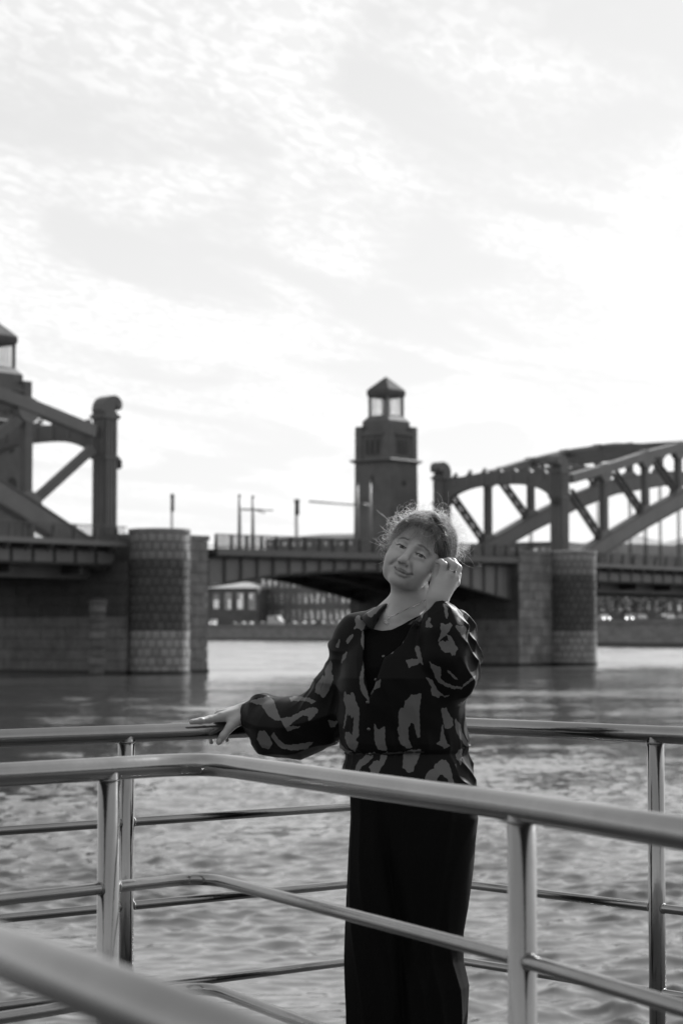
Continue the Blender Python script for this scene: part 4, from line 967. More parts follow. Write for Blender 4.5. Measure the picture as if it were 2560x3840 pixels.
# --- her right arm, hand on the rail
RW = P(938, 2671, .300)
body.chain([P(1345, 2402, .03), P(1310, 2520, .065), P(1243, 2655, .125), P(1090, 2690, .205), RW], [.050, .042, .036, .034, .0262], .02)
def rail_dy(u): return CAMZ and (F * .294 / (400 - .0368 * u) - YP)
kn = [P(828, 2689, .252), P(822, 2681, .288), P(826, 2684, .314), P(836, 2693, .334)]
for q, r in zip(kn, (.0150, .0145, .0135, .0120)):
    body.cap(P(925, 2668, .300), q, .0225, r, .012)
body.cap(P(915, 2688, .285), P(872, 2712, .250), .020, .0165, .014)
body.chain([kn[0], P(785, 2699, .232), P(752, 2704, .209), P(718, 2708, .189)], [.0128, .0112, .0100, .0078], .005)       # index along the rail
body.chain([P(895, 2700, .262), P(862, 2728, .238), P(838, 2760, .232), P(820, 2784, .234)], [.0165, .0125, .0112, .0088], .008)  # thumb, near side
for q, pip, dip, tip, r in ((kn[1], P(792, 2694, .318), P(786, 2740, .334), P(792, 2784, .314), .0098), (kn[2], P(806, 2698, .348), P(812, 2742, .352), P(828, 2784, .326), .0094), (kn[3], P(826, 2704, .362), P(840, 2742, .364), P(852, 2777, .340), .0084)):
    body.chain([q, pip, dip, tip], [r * 1.1, r, r * .92, r * .72], .003)
# --- her left arm, hand raised to her temple
LW = P(1637, 2272, -.085)
body.chain([P(1680, 2402, .015), P(1700, 2550, -.075), LW], [.050, .040, .0262], .02)
body.cap(P(1640, 2285, -.085), P(1640, 2240, -.088), .0258, .0262, .02)
mc = [P(1657, 2155, -.092), P(1690, 2156, -.095), P(1706, 2166, -.080), P(1710, 2186, -.062)]
for q, r in zip(mc, (.0128, .0130, .0118, .0105)): body.cap(P(1640, 2242, -.086), q, .0225, r, .016)
body.cap(P(1632, 2225, -.085), P(1640, 2185, -.083), .020, .017, .014)
body.chain([mc[0], P(1664, 2118, -.098), P(1652, 2107, -.088), P(1639, 2106, -.075)], [.0120, .0098, .0088, .0068], .004)
body.chain([mc[1], P(1703, 2120, -.096), P(1680, 2104, -.075), P(1655, 2102, -.055)], [.0125, .0108, .0092, .0072], .004)
body.chain([mc[2], P(1718, 2130, -.072), P(1698, 2104, -.050), P(1676, 2097, -.030)], [.0115, .0098, .0086, .0066], .004)
body.chain([mc[3], P(1718, 2156, -.045), P(1708, 2128, -.025), P(1694, 2112, -.010)], [.0105, .0086, .0078, .0060], .004)
body.chain([P(1628, 2205, -.075), P(1636, 2160, -.060), P(1642, 2128, -.045)], [.015, .0115, .0085], .01)     # thumb behind
Vb, Qb = body.grow((-.50, 5.80, DECKZ - .02), (.46, 6.60, 3.46), .0024)
Vb = relax(Vb, Qb, 1, .35)
hl = to_head(Vb)
tone = np.full(len(Vb), .36)
def near_poly(p, pts):
    d = np.full(len(p), 9.)
    for a, b in zip(pts[:-1], pts[1:]):
        a = np.array(a); b = np.array(b); q = b - a; t = np.clip(((p - a) @ q) / (q @ q), 0, 1); d = np.minimum(d, np.sqrt(((p - a - t[:, None] * q) ** 2).sum(1)))
    return d
lup = near_poly(hl, UL) - .0044; llo = near_poly(hl, LLp) - .0054; lip = np.minimum(lup, llo); ltone = np.where(lup < llo, .17, .25)  # lower lip's highlight is painted in as a lighter tone
tone = np.where(lip < 0, ltone, tone); edge = (lip >= 0) & (lip < .003); tone[edge] = ltone[edge] + (.36 - ltone[edge]) * (lip[edge] / .003)
mline = near_poly(hl, [(-.0295, .0775, -.0555), (-.011, .0880, -.0675), (.005, .0915, -.0690), (.021, .0880, -.0675), (.0395, .0775, -.0555)]); tone = np.where(mline < .0024, .10, tone)
for s in (-1, 1):                        # liner on the upper lids
    d = near_poly(hl, [(s * .0165, .088, .0004), (s * .024, .091, .0042), (s * .034, .091, .0048), (s * .044, .086, .0022), (s * .049, .082, -.001)])
    tone = np.where(d < .0026, .10, tone)
    d = near_poly(hl, [(s * .019, .088, -.0052), (s * .031, .091, -.0066), (s * .044, .085, -.0045)]); tone = np.where(d < .0016, np.minimum(tone, .2), tone)
sc = (hl[:, 2] > .070) & (hl[:, 1] < .09); tone[sc] = .22                      # under the hair
for nc, nr in ((P(823, 2779, .222), .0072), (P(1637, 2108, -.084), .0042), (P(728, 2700, .181), .0046)):   # nails: paler plate, darker rim
    d_ = np.linalg.norm((Vb - nc) * np.array([1.15, .7, .85]), axis=1); tone = np.where(d_ < nr, .44, np.where(d_ < nr + .0016, .25, tone))
foot = Vb[:, 2] < DECKZ + .085; tone[foot] = .03
def skin_extra(m, t, b, a):
    n = t.nodes.new('ShaderNodeTexNoise'); n.inputs['Scale'].default_value = 90; n.inputs['Detail'].default_value = 5
    n2 = t.nodes.new('ShaderNodeTexNoise'); n2.inputs['Scale'].default_value = 14; n2.inputs['Detail'].default_value = 4
    c = t.nodes.new('ShaderNodeTexCoord'); t.links.new(c.outputs['Object'], n.inputs[0]); t.links.new(c.outputs['Object'], n2.inputs[0])
    mr = t.nodes.new('ShaderNodeMapRange'); mr.inputs[1].default_value = .3; mr.inputs[2].default_value = .7; mr.inputs[3].default_value = .90; mr.inputs[4].default_value = 1.08; t.links.new(n2.outputs[0], mr.inputs[0])
    mx = t.nodes.new('ShaderNodeVectorMath'); mx.operation = 'SCALE'; t.links.new(a.outputs[0], mx.inputs[0]); t.links.new(mr.outputs[0], mx.inputs['Scale']); t.links.new(mx.outputs[0], b.inputs['Base Color'])
    bn = t.nodes.new('ShaderNodeBump'); bn.inputs['Strength'].default_value = .22; bn.inputs['Distance'].default_value = .0015; t.links.new(n.outputs[0], bn.inputs['Height']); t.links.new(bn.outputs[0], b.inputs['Normal'])
    b.inputs['Subsurface Weight'].default_value = .12; b.inputs['Subsurface Radius'].default_value = (.006, .006, .006); b.inputs['Subsurface Scale'].default_value = 1.0
SKIN = from_tone('skin', .46, skin_extra, .45)
bo = wpart('body', Vb, Qb, SKIN); tone_attr(bo.data, tone)
# --- eyes
def eye_build(m, t, b):
    c = t.nodes.new('ShaderNodeTexCoord'); s = t.nodes.new('ShaderNodeSeparateXYZ'); t.links.new(c.outputs['Object'], s.inputs[0])
    x2 = t.nodes.new('ShaderNodeMath'); x2.operation = 'POWER'; x2.inputs[1].default_value = 2; z2 = t.nodes.new('ShaderNodeMath'); z2.operation = 'POWER'; z2.inputs[1].default_value = 2
    t.links.new(s.outputs[0], x2.inputs[0]); t.links.new(s.outputs[1], z2.inputs[0])
    ad = t.nodes.new('ShaderNodeMath'); t.links.new(x2.outputs[0], ad.inputs[0]); t.links.new(z2.outputs[0], ad.inputs[1])
    sq = t.nodes.new('ShaderNodeMath'); sq.operation = 'SQRT'; t.links.new(ad.outputs[0], sq.inputs[0])
    mr = t.nodes.new('ShaderNodeMapRange'); mr.inputs[2].default_value = .0125; t.links.new(sq.outputs[0], mr.inputs[0])
    cr = t.nodes.new('ShaderNodeValToRGB'); cr.color_ramp.interpolation = 'LINEAR'
    e = cr.color_ramp.elements; e[0].position = 0; e[0].color = (.01, .01, .01, 1); e[1].position = 1; e[1].color = (.40, .40, .40, 1)
    for p, v in ((.17, .01), (.21, .13), (.42, .09), (.48, .03), (.54, .5)): q = e.new(p); q.color = (v, v, v, 1)
    t.links.new(mr.outputs[0], cr.inputs[0]); t.links.new(cr.outputs[0], b.inputs['Base Color'])
EYEM = mat('eyeball', .6, rough=.06, build=eye_build, spec=.6)
for s in (-1, 1):
    m = MB(); prof = [(.0125 * math.sin(math.pi * i / 16), -.0125 * math.cos(math.pi * i / 16)) for i in range(17)]; prof = [(max(r, 1e-5), z) for r, z in prof]
    m.lathe(prof, (0, 0, 0), 28); e = m.build('eye', EYEM, woman, True)
    look = np.array(cam and [0., 0., CAMZ]) - H(s * .031, .0745, -.001); look = look / np.linalg.norm(look) + ly * .35
    e.rotation_euler = Vector(look).to_track_quat('Z', 'Y').to_euler(); e.location = Vector(H(s * .031, .0752, -.001)) - woman.location

LASH = mat('eyelashes', .012, rough=.5)
for s in (-1, 1):
    arc = []; eyeb = body.near(H(s * .031, .085, 0), .03)
    for q in np.linspace(-1, 1, 15):
        xx = s * .0312 + q * .0142; zz_ = -.0022 + .0037 * math.sqrt(max(0, 1 - q * q)) + .0004
        e = H(xx, .12, zz_)
        for _ in range(50): e = e - ly * float(np.clip(min(eyeb.value(e[None])[0], np.linalg.norm(e - H(s * .031, .0752, -.001)) - .0125) * .8, -.002, .01))
        arc.append(e + ly * .0010)
    arc.append(arc[-1] + lx * .0035 * 1 + lz * (-.0005)) if s > 0 else arc.insert(0, arc[0] - lx * .0035 - lz * .0005)
    mb = MB(); mb.tube(arc, [.0005] + [.0011] * (len(arc) - 2) + [.0005], 6); mbpart(mb, 'eyelashes', LASH)
print('45_person.py %.1f' % (time.time() - _T0))
# ------------------------------------------------------------------ clothes
def march(fun, u, v, d0=-.35, d1=.4):                 # first surface met when looking at (u, v)
    a = P(u, v, d0); b = P(u, v, d1); t = 0.0; L_ = np.linalg.norm(b - a); d = (b - a) / L_
    for _ in range(160):
        e = float(fun((a + d * t)[None, :])[0])
        if e < .0003: return a + d * t
        t += max(e * .6, .0004)
        if t > L_: break
    return b
def ridge(x): return (1 - np.abs(np.sin(x))) ** 1.25
blouse = Blob()
TR = [(2296, 1405, 1625, .060, .05), (2325, 1345, 1672, .095, .04), (2360, 1308, 1712, .118, .03), (2400, 1292, 1726, .130, .02), (2460, 1280, 1732, .145, .005), (2540, 1272, 1736, .158, -.005), (2640, 1270, 1740, .152, .0), (2730, 1270, 1746, .146, .01), (2785, 1274, 1752, .142, .012), (2806, 1282, 1752, .136, .012), (2822, 1300, 1752, .124, .012), (2850, 1296, 1760, .134, .012), (2900, 1278, 1772, .150, .012), (2952, 1266, 1778, .158, .012)]
add_loft(blouse, TR, 0)
blouse.chain([P(1500, 2330, .055), P(1345, 2400, .02), P(1325, 2480, .045), P(1288, 2562, .085), P(1238, 2640, .115)], [.060, .071, .067, .064, .066], .03)
blouse.chain([P(1238, 2640, .115), P(1205, 2690, .14), P(1120, 2730, .185), P(1040, 2728, .235), P(980, 2694, .275), P(944, 2674, .297)], [.066, .078, .086, .084, .058, .034], .03)
blouse.ell(P(982, 2632, .262), (.034, .04, .026), .02)
blouse.chain([P(1500, 2330, .055), P(1672, 2392, .0), P(1696, 2475, -.045), P(1690, 2535, -.085)], [.060, .072, .074, .072], .03)
blouse.chain([P(1690, 2535, -.085), P(1666, 2460, -.115), P(1664, 2375, -.118), P(1654, 2325, -.105), P(1640, 2294, -.092)], [.072, .070, .062, .050, .033], .02)
blouse.ell(P(1722, 2410, -.055), (.046, .05, .092), .02)
blouse.ell(P(1672, 2322, -.125), (.038, .030, .032), .008)
NECKCUT = [(1462, 2150), (1462, 2240), (1440, 2282), (1402, 2352), (1362, 2366), (1362, 2430), (1357, 2478), (1366, 2540), (1380, 2624), (1404, 2560), (1440, 2466), (1500, 2420), (1548, 2332), (1600, 2290), (1640, 2240), (1640, 2150)]
_nu = np.array(NECKCUT, float)
def cut_f(p):
    u = p[:, 0] * PXM + CU; v = 2370 - (p[:, 2] - CAMZ) * PXM; ins = in_poly(u, v, NECKCUT); d = np.full(len(p), 9.)
    x0, y0 = _nu[-1]
    for x1, y1 in _nu:
        ax, ay = x1 - x0, y1 - y0; t = np.clip(((u - x0) * ax + (v - y0) * ay) / (ax * ax + ay * ay), 0, 1); d = np.minimum(d, np.hypot(u - x0 - t * ax, v - y0 - t * ay) / PXM); x0, y0 = x1, y1
    d = np.where(ins, -d, d); return np.maximum(d, p[:, 1] - YP - .06)
blouse.add(cut_f, .004, P(1490, 2387), .26, 'S')
blouse.cap(P(1540, 2215, .03), P(1495, 2335, .04), .066, .072, .006, 'S')
XC = xcol(1510)
def unit(a): return a / np.linalg.norm(a)
CUFFS = [(P(1640, 2294, -.092), unit(P(1660, 2400, -.118) - P(1640, 2294, -.092)), .05), (P(944, 2674, .297), unit(P(1060, 2728, .22) - P(944, 2674, .297)), .06), (P(1238, 2640, .115), unit(P(1290, 2560, .085) - P(1238, 2640, .115)), .05)]
def folds(p, d):
    x, y, z = p[:, 0] - XC, p[:, 1] - YP, p[:, 2] - zrow(2820)
    m = np.abs(d) < .03
    if not m.any(): return d
    X, Yv, Z = x[m], y[m], z[m]
    th = np.arctan2(X, -Yv)
    arm = np.clip((np.abs(X + .005) - .15) / .04, 0, 1); armL = arm * (X > 0); armR = arm * (X < 0)
    low = np.exp(-(Z / .07) ** 2)
    f = .0042 * low * ridge(11 * th + 2.0 * np.sin(7 * Z) + .8 * np.sin(5 * th)) * (1 - arm * .8)
    f += .0035 * (1 - arm) * ridge(5.0 * th + 9 * Z + 1.2 * np.sin(3 * th + 6 * Z)) * np.exp(-((Z - .17) / .16) ** 2)
    f += .0090 * armL * ridge(20 * Z + 34 * Yv + 13 * X + 1.8 * np.sin(17 * Z + 6 * X)) + .0045 * armL * ridge(42 * X - 21 * Z + 1.5 * np.sin(26 * Yv + 9 * Z) + .6)
    f += .0095 * armR * ridge(31 * Z + 9 * X + 2.0 * np.sin(13 * X + 8 * Yv)) + .0045 * armR * ridge(23 * X + 30 * Z + 14 * Yv + 1.4 * np.sin(24 * Z))
    for cc, ax_, ln in CUFFS:                                  # gathers running out of the elastic cuffs
        q = p[m] - cc; h_ = q @ ax_; w_ = q - h_[:, None] * ax_; e1 = np.cross(ax_, [0.3, .8, .5]); e1 /= np.linalg.norm(e1); e2 = np.cross(ax_, e1)
        ph_ = np.arctan2(w_ @ e2, w_ @ e1); rr_ = np.linalg.norm(q, axis=1)
        f = f + .0036 * ridge(4.5 * ph_ + 1.2 * np.sin(3 * ph_ + 30 * h_)) * np.exp(-((rr_ - .055) / ln) ** 2) * (rr_ < .2) * np.clip((rr_ - .034) / .02, 0, 1)
    f += .0012 * np.sin(70 * X + 31 * Z) * np.sin(55 * Z - 22 * Yv)
    d = d.copy(); d[m] = d[m] - f + .004 * (arm > 0) * arm; return d
hz = zrow(2945)
def blouse_post(p, d):
    d = folds(p, d)
    # hem: lifted a little at her right, wavy
    hem = hz + .022 * np.clip((XC - p[:, 0]) / .2, -.3, 1) + .004 * np.sin(p[:, 0] * 38)
    d = np.maximum(d, np.where(p[:, 0] < xcol(1600), p[:, 2] - zrow(2276), -1.))
    return np.maximum(d, hem - p[:, 2])
Vc, Qc = blouse.grow((-.32, 5.84, zrow(2975)), (.44, 6.58, zrow(2225)), .0024, blouse_post)
Vc = relax(Vc, Qc, 1, .3)
def zp(pts, ox, oy, sc): return [(ox + sc * a, oy + sc * b) for a, b in pts]
T_ = (1220, 2150, .4018); S_ = (1550, 2230, .1913); A_ = (680, 2500, .4082)
PRINT = [zp(q, *T_) for q in (
 [(275,430),(300,398),(318,405),(318,440),(355,445),(400,375),(405,380),(350,520),(330,530),(300,505),(268,515),(290,470)], [(195,640),(215,595),(255,575),(245,605),(205,650)], [(150,830),(165,770),(195,735),(185,780)],
 [(0,900),(50,820),(60,860),(45,950),(70,955),(60,1010),(0,1120)], [(100,690),(130,620),(125,670),(115,692)], [(330,640),(345,540),(360,620),(370,690),(355,705)],
 [(320,960),(355,815),(358,860),(345,930),(345,1000),(380,1100),(400,1180),(355,1120),(330,1080),(318,1010)],
 [(180,1100),(195,1130),(210,1120),(240,1140),(240,1105),(262,1115),(275,1180),(305,1245),(308,1300),(300,1420),(305,1490),(270,1540),(300,1560),(270,1640),(225,1610),(200,1570),(185,1520),(190,1475),(215,1465),(250,1510),(262,1420),(268,1300),(245,1335),(235,1300),(218,1310),(205,1265),(170,1435),(195,1270),(190,1220),(172,1180)],
 [(450,1390),(470,1430),(500,1440),(540,1410),(540,1540),(560,1620),(520,1625),(480,1605),(455,1540)],
 [(870,1110),(850,1260),(855,1380),(858,1500),(845,1510),(825,1440),(810,1375),(775,1370),(750,1420),(755,1520),(785,1600),(740,1600),(690,1560),(670,1510),(680,1490),(660,1440),(675,1400),(670,1290),(685,1240),(720,1240),(730,1180),(780,1125),(820,1120)],
 [(800,460),(770,500),(720,570),(620,660),(560,720),(540,755),(600,745),(660,680),(710,640),(720,600),(765,520)], [(415,1110),(430,1040),(465,1005),(500,980),(495,1040),(440,1075)],
 [(740,805),(780,800),(850,795),(855,830),(800,850),(765,868)], [(450,1650),(430,1690),(380,1745),(330,1770),(300,1830),(260,1850),(275,1810),(300,1750),(360,1690),(400,1660)],
 [(565,1640),(560,1680),(530,1750),(500,1790),(490,1810),(460,1860),(420,1870),(420,1810),(405,1780),(440,1740),(480,1720),(500,1730),(510,1680)],
 [(720,1650),(760,1630),(800,1625),(870,1620),(850,1690),(830,1730),(810,1760),(795,1815),(760,1820),(710,1780),(715,1690)],
 [(1000,1760),(1060,1720),(1100,1720),(1130,1770),(1150,1830),(1155,1880),(1170,1920),(1160,1960),(1130,1950),(1120,1880),(1060,1840),(1040,1840),(1010,1880),(1005,1930),(960,1920),(905,1900),(920,1850),(960,1800),(995,1800)],
 [(1200,1680),(1230,1630),(1260,1625),(1250,1690),(1240,1760),(1225,1720),(1205,1710)], [(1060,1250),(1100,1240),(1125,1300),(1160,1340),(1165,1400),(1130,1430),(1095,1420),(1070,1310)],
 [(1190,1350),(1240,1400),(1250,1470),(1310,1570),(1330,1600),(1290,1590),(1240,1520),(1200,1450)], [(1055,1500),(1070,1400),(1080,1480),(1110,1570),(1135,1590),(1090,1605),(1020,1560),(1055,1540)],
 [(965,840),(1000,860),(1040,870),(1045,930),(1040,950),(1000,910)], [(130,1560),(150,1600),(190,1640),(240,1650),(200,1665),(150,1650)], [(320,350),(360,330),(400,322),(350,348)])]
PRINT += [zp(q, *S_) for q in (
 [(440,940),(500,910),(520,920),(560,930),(580,905),(640,920),(600,800),(580,780),(680,850),(740,980),(790,1070),(740,1110),(735,1165),(720,1140),(690,1170),(640,1110),(540,1110),(490,1060)],
 [(480,575),(560,600),(660,575),(680,600),(640,690),(560,780),(490,850),(430,900),(470,800),(490,730),(475,660)], [(890,340),(1020,325),(950,380),(870,440),(910,400)],
 [(1090,335),(1120,345),(1080,400),(1000,490),(960,495),(945,465),(905,465),(960,420),(1040,370)], [(760,620),(900,630),(950,640),(970,680),(945,760),(930,850),(880,800),(860,740),(800,700)],
 [(270,1300),(310,1380),(350,1375),(390,1395),(440,1390),(455,1430),(470,1500),(460,1575),(400,1560),(340,1490),(300,1400)], [(360,1540),(450,1590),(500,1670),(640,1740),(760,1780),(860,1785),(840,1800),(740,1810),(600,1770),(450,1690),(380,1600)],
 [(210,1610),(300,1640),(370,1780),(450,1890),(540,1955),(640,1950),(560,1965),(470,1930),(440,1975),(330,1940),(300,1840),(320,1780),(260,1690)], [(600,1465),(700,1540),(790,1640),(730,1600),(650,1530)],
 [(860,1815),(980,1690),(1150,1565),(1130,1610),(990,1710)], [(200,640),(215,540),(250,480),(280,460),(260,540),(310,630)],
 [(545,195),(600,290),(610,420),(590,470),(565,380),(560,280)], [(560,200),(700,230),(800,320),(860,430),(850,530),(800,500),(830,420),(780,330),(690,260)], [(700,170),(760,160),(770,220),(805,250),(780,275)], [(0,1040),(30,1000),(70,1040),(130,1350),(60,1250)])]
PRINT += [zp(q, *A_) for q in (
 [(610,345),(640,330),(780,295),(830,340),(870,430),(900,505),(840,495),(780,455),(720,370),(660,360)], [(905,490),(1000,475),(1100,420),(1200,380),(1250,395),(1240,430),(1170,500),(1165,460),(1120,445),(1050,490),(965,560),(1080,560),(970,600)],
 [(985,305),(1060,290),(1180,300),(1225,325),(1200,340),(1130,315),(1000,325)], [(700,615),(745,610),(790,660),(820,730),(780,780),(720,760),(680,690)], [(815,660),(840,625),(880,690),(950,740),(1060,730),(1200,705),(1150,765),(1020,780),(900,760)],
 [(1270,250),(1310,150),(1330,60),(1370,0),(1375,70),(1390,110),(1350,220),(1300,290)], [(1350,500),(1430,510),(1410,550),(1370,560)], [(1240,170),(1300,90),(1320,100),(1280,180),(1260,250),(1230,240)])]
def poly_sd(u, v, q):                    # signed distance (pixels of the photograph's plane), inside positive
    q = np.array(q, float); d = np.full(len(u), 99.); x0, y0 = q[-1]
    for x1, y1 in q:
        ax, ay = x1 - x0, y1 - y0; t = np.clip(((u - x0) * ax + (v - y0) * ay) / (ax * ax + ay * ay + 1e-9), 0, 1); d = np.minimum(d, np.hypot(u - x0 - t * ax, v - y0 - t * ay)); x0, y0 = x1, y1
    return np.where(in_poly(u, v, q), d, -d)
def print_mask(V, front, polys):          # 0..1, 0.5 on the outline of a printed stroke; the shader makes it crisp
    u = V[:, 0] * PXM + CU; v = 2370 - (V[:, 2] - CAMZ) * PXM
    u = u + .8 * np.sin(v * .31) + .5 * np.sin(v * .7 + u * .2); v = v + 1.0 * np.sin(u * .5) + 1.2 * np.sin(u * .23)
    m = np.full(len(V), -6.)
    for q in polys:
        qa = np.array(q); s_ = (u > qa[:, 0].min() - 6) & (u < qa[:, 0].max() + 6) & (v > qa[:, 1].min() - 6) & (v < qa[:, 1].max() + 6)
        if s_.any(): m[s_] = np.maximum(m[s_], poly_sd(u[s_], v[s_], q))
    x, y, z = V.T
    nb = np.sin(34 * x + 9 * np.sin(11 * z)) + np.sin(21 * z + 30 * y + 2 * np.sin(19 * x)) + .8 * np.sin(29 * y - 17 * z + 13 * x)
    return np.clip(.5 + np.where(front, m + 2.2, (nb - 1.25) * 20) / 12, 0, 1)
nv = np.zeros((len(Vc), 3)); e1 = Vc[Qc[:, 1]] - Vc[Qc[:, 0]]; e2 = Vc[Qc[:, 2]] - Vc[Qc[:, 0]]; fn = np.cross(e1, e2)
for k in range(4):
    for a in range(3): nv[:, a] += np.bincount(Qc[:, k], fn[:, a], len(Vc))
front = nv[:, 1] < .25 * np.linalg.norm(nv, axis=1)
tc_ = print_mask(Vc, front, PRINT)
uV = Vc[:, 0] * PXM + CU; vV = 2370 - (Vc[:, 2] - CAMZ) * PXM
# elastic cuffs stay plain
cf = (np.linalg.norm(Vc - P(1640, 2294, -.092), axis=1) < .042) | (np.linalg.norm(Vc - P(944, 2674, .297), axis=1) < .034); tc_[cf] = 0
def cloth_extra(m, t, b, a):
    mr = t.nodes.new('ShaderNodeMapRange'); mr.inputs[1].default_value = .44; mr.inputs[2].default_value = .56; mr.inputs[3].default_value = .006; mr.inputs[4].default_value = .125
    t.links.new(a.outputs[0], mr.inputs[0]); t.links.new(mr.outputs[0], b.inputs['Base Color'])
    c = t.nodes.new('ShaderNodeTexCoord'); n = t.nodes.new('ShaderNodeTexNoise'); n.inputs['Scale'].default_value = 160; n.inputs['Detail'].default_value = 3
    t.links.new(c.outputs['Object'], n.inputs[0]); bn = t.nodes.new('ShaderNodeBump'); bn.inputs['Strength'].default_value = .12; bn.inputs['Distance'].default_value = .001
    t.links.new(n.outputs[0], bn.inputs['Height']); t.links.new(bn.outputs[0], b.inputs['Normal'])
    b.inputs['Sheen Weight'].default_value = .02; b.inputs['Sheen Roughness'].default_value = .4
CLOTH = from_tone('printed_chiffon', .55, cloth_extra, .10)
bl_ = wpart('blouse', Vc, Qc, CLOTH); tone_attr(bl_.data, tc_)
tag(bl_, 'black blouse with grey brush-stroke print and puffed sleeves')
# camisole under the open blouse
NL = [(1300, 2350), (1385, 2357), (1430, 2366), (1465, 2362), (1500, 2346), (1550, 2318), (1640, 2280)]
def cam_f(p):
    u = p[:, 0] * PXM + CU; top = CAMZ + (2370 - np.interp(u, [a for a, _ in NL], [b for _, b in NL])) / PXM
    d = _sub.value(p) - .0065; d = np.maximum(d, (p[:, 2] - top) * .9); d = np.maximum(d, p[:, 1] - YP - .03); return np.maximum(d, np.abs(p[:, 0] - xcol(1475)) - .125)
_sub = Blob(); _c0 = P(1480, 2500); _sub.ops = [o for o in body.ops if np.linalg.norm(o[3] - _c0) - o[4] < .34]
cm = Blob(); cm.add(cam_f, 0, P(1480, 2500), .6)
Vm, Qm = cm.grow((xcol(1310), 5.86, zrow(2720)), (xcol(1650), 6.16, zrow(2290)), .0034)
BLACKC = mat('black_jersey', .006, rough=.8, spec=.05, nscale=200, namp=.2)
wpart('camisole', Vm, Qm, BLACKC)
# trousers
tr = Blob()
TRO = [(2870, 1300, 1750, .118, .015), (2960, 1306, 1768, .128, .018), (3068, 1310, 1798, .138, .02), (3200, 1303, 1782, .138, .02), (3400, 1295, 1755, .128, .02), (3500, 1291, 1736, .122, .02), (3600, 1287, 1734, .120, .02), (3700, 1287, 1754, .122, .02), (3840, 1292, 1746, .120, .02), (4080, 1290, 1742, .120, .02)]
add_loft(tr, TRO, 0, ex=2.6)
def tro_post(p, d):
    x, y, z = p[:, 0] - XC, p[:, 1] - YP, p[:, 2]
    zr = np.clip((zrow(3000) - z) / (zrow(3000) - zrow(3840)), 0, 1.3); th = np.arctan2(x, -y)
    xs_ = xcol(1415) + (xcol(1500) - xcol(1415)) * np.clip(zr / .6, 0, 1) - XC
    gap = .030 * np.clip(zr * 3, 0, 1) * np.exp(-((x - xs_) / .018) ** 2) * (y < .0)
    xr = xcol(1690) + (xcol(1560) - xcol(1690)) * np.clip(zr, 0, 1) - XC
    f = .008 * ridge(6.5 * th + 2.6 * np.sin(3.1 * z + th) + .8 * np.sin(9 * z)) * (.4 + .6 * np.clip(zr, 0, 1)) + .008 * np.exp(-((x - xr) / .010) ** 2) * (y < 0)
    return d + gap - f + .006
Vt, Qt = tr.grow((-.02, 5.9, zrow(4095)), (.46, 6.34, zrow(2850)), .0042, tro_post)
TROM = mat('black_trouser_crepe', .005, rough=.8, nscale=220, namp=.25, bump=.05, spec=.07)
wpart('trousers', Vt, Qt, TROM)
# collar
def sheet(A, Bc, th, name, m, par=None):
    n = 40
    def samp(pts):
        pts = np.array(pts); s = np.r_[0, np.cumsum(np.linalg.norm(np.diff(pts, axis=0), axis=1))]; t = np.linspace(0, s[-1], n)
        q = np.stack([np.interp(t, s, pts[:, k]) for k in range(3)], 1)
        for _ in range(3): q[1:-1] = .5 * q[1:-1] + .25 * (q[:-2] + q[2:])
        return q
    a = samp(A); b = samp(Bc); r = 7; V = []; 
    for j in range(r):
        t = j / (r - 1); V.append(a * (1 - t) + b * t + np.array([0, -.006, .006]) * math.sin(math.pi * t))
    V = np.stack(V, 1).reshape(-1, 3); Fq = np.array([(i * r + j, (i + 1) * r + j, (i + 1) * r + j + 1, i * r + j + 1) for i in range(n - 1) for j in range(r - 1)])
    o = wpart(name, V, Fq, m); md = o.modifiers.new('thick', 'SOLIDIFY'); md.thickness = th; return o, V
cA = [P(1402, 2356, -.098), P(1424, 2306, -.066), P(1450, 2264, -.015), P(1488, 2252, .05), P(1545, 2246, .105), P(1612, 2240, .07), P(1622, 2268, .01), P(1585, 2296, -.045), P(1552, 2334, -.092)]
cB = [P(1398, 2368, -.112), P(1362, 2336, -.092), P(1352, 2308, -.035), P(1400, 2288, .06), P(1530, 2290, .15), P(1672, 2312, .08), P(1680, 2330, -.0), P(1632, 2352, -.085), P(1600, 2388, -.125)]
co, Vk = sheet(cA, cB, .003, 'collar', CLOTH)
kt = print_mask(Vk, np.ones(len(Vk), bool), [[(1375, 2290), (1398, 2276), (1418, 2262), (1432, 2272), (1404, 2300), (1384, 2318)], [(1575, 2300), (1590, 2280), (1612, 2330), (1600, 2360), (1588, 2340)], [(1430, 2246), (1446, 2238), (1440, 2262), (1430, 2268)]])
tone_attr(co.data, kt)
# cord belt
bz_ = []
for i in range(64):
    a = 2 * math.pi * i / 64; c_, s_ = math.cos(a), math.sin(a); X = xcol(1527) + c_ * (.1765); v = 2812 - 14 * c_
    bz_.append((X, YP + .012 - s_ * .131, zrow(v) + .001 * math.sin(a * 9)))
mb = MB(); bz_.append(bz_[0]); mb.tube(bz_, .0042, 10, cap=False); mbpart(mb, 'cord_belt', mat('belt_cord', .012, rough=.8, nscale=300, namp=.4, bump=.3))
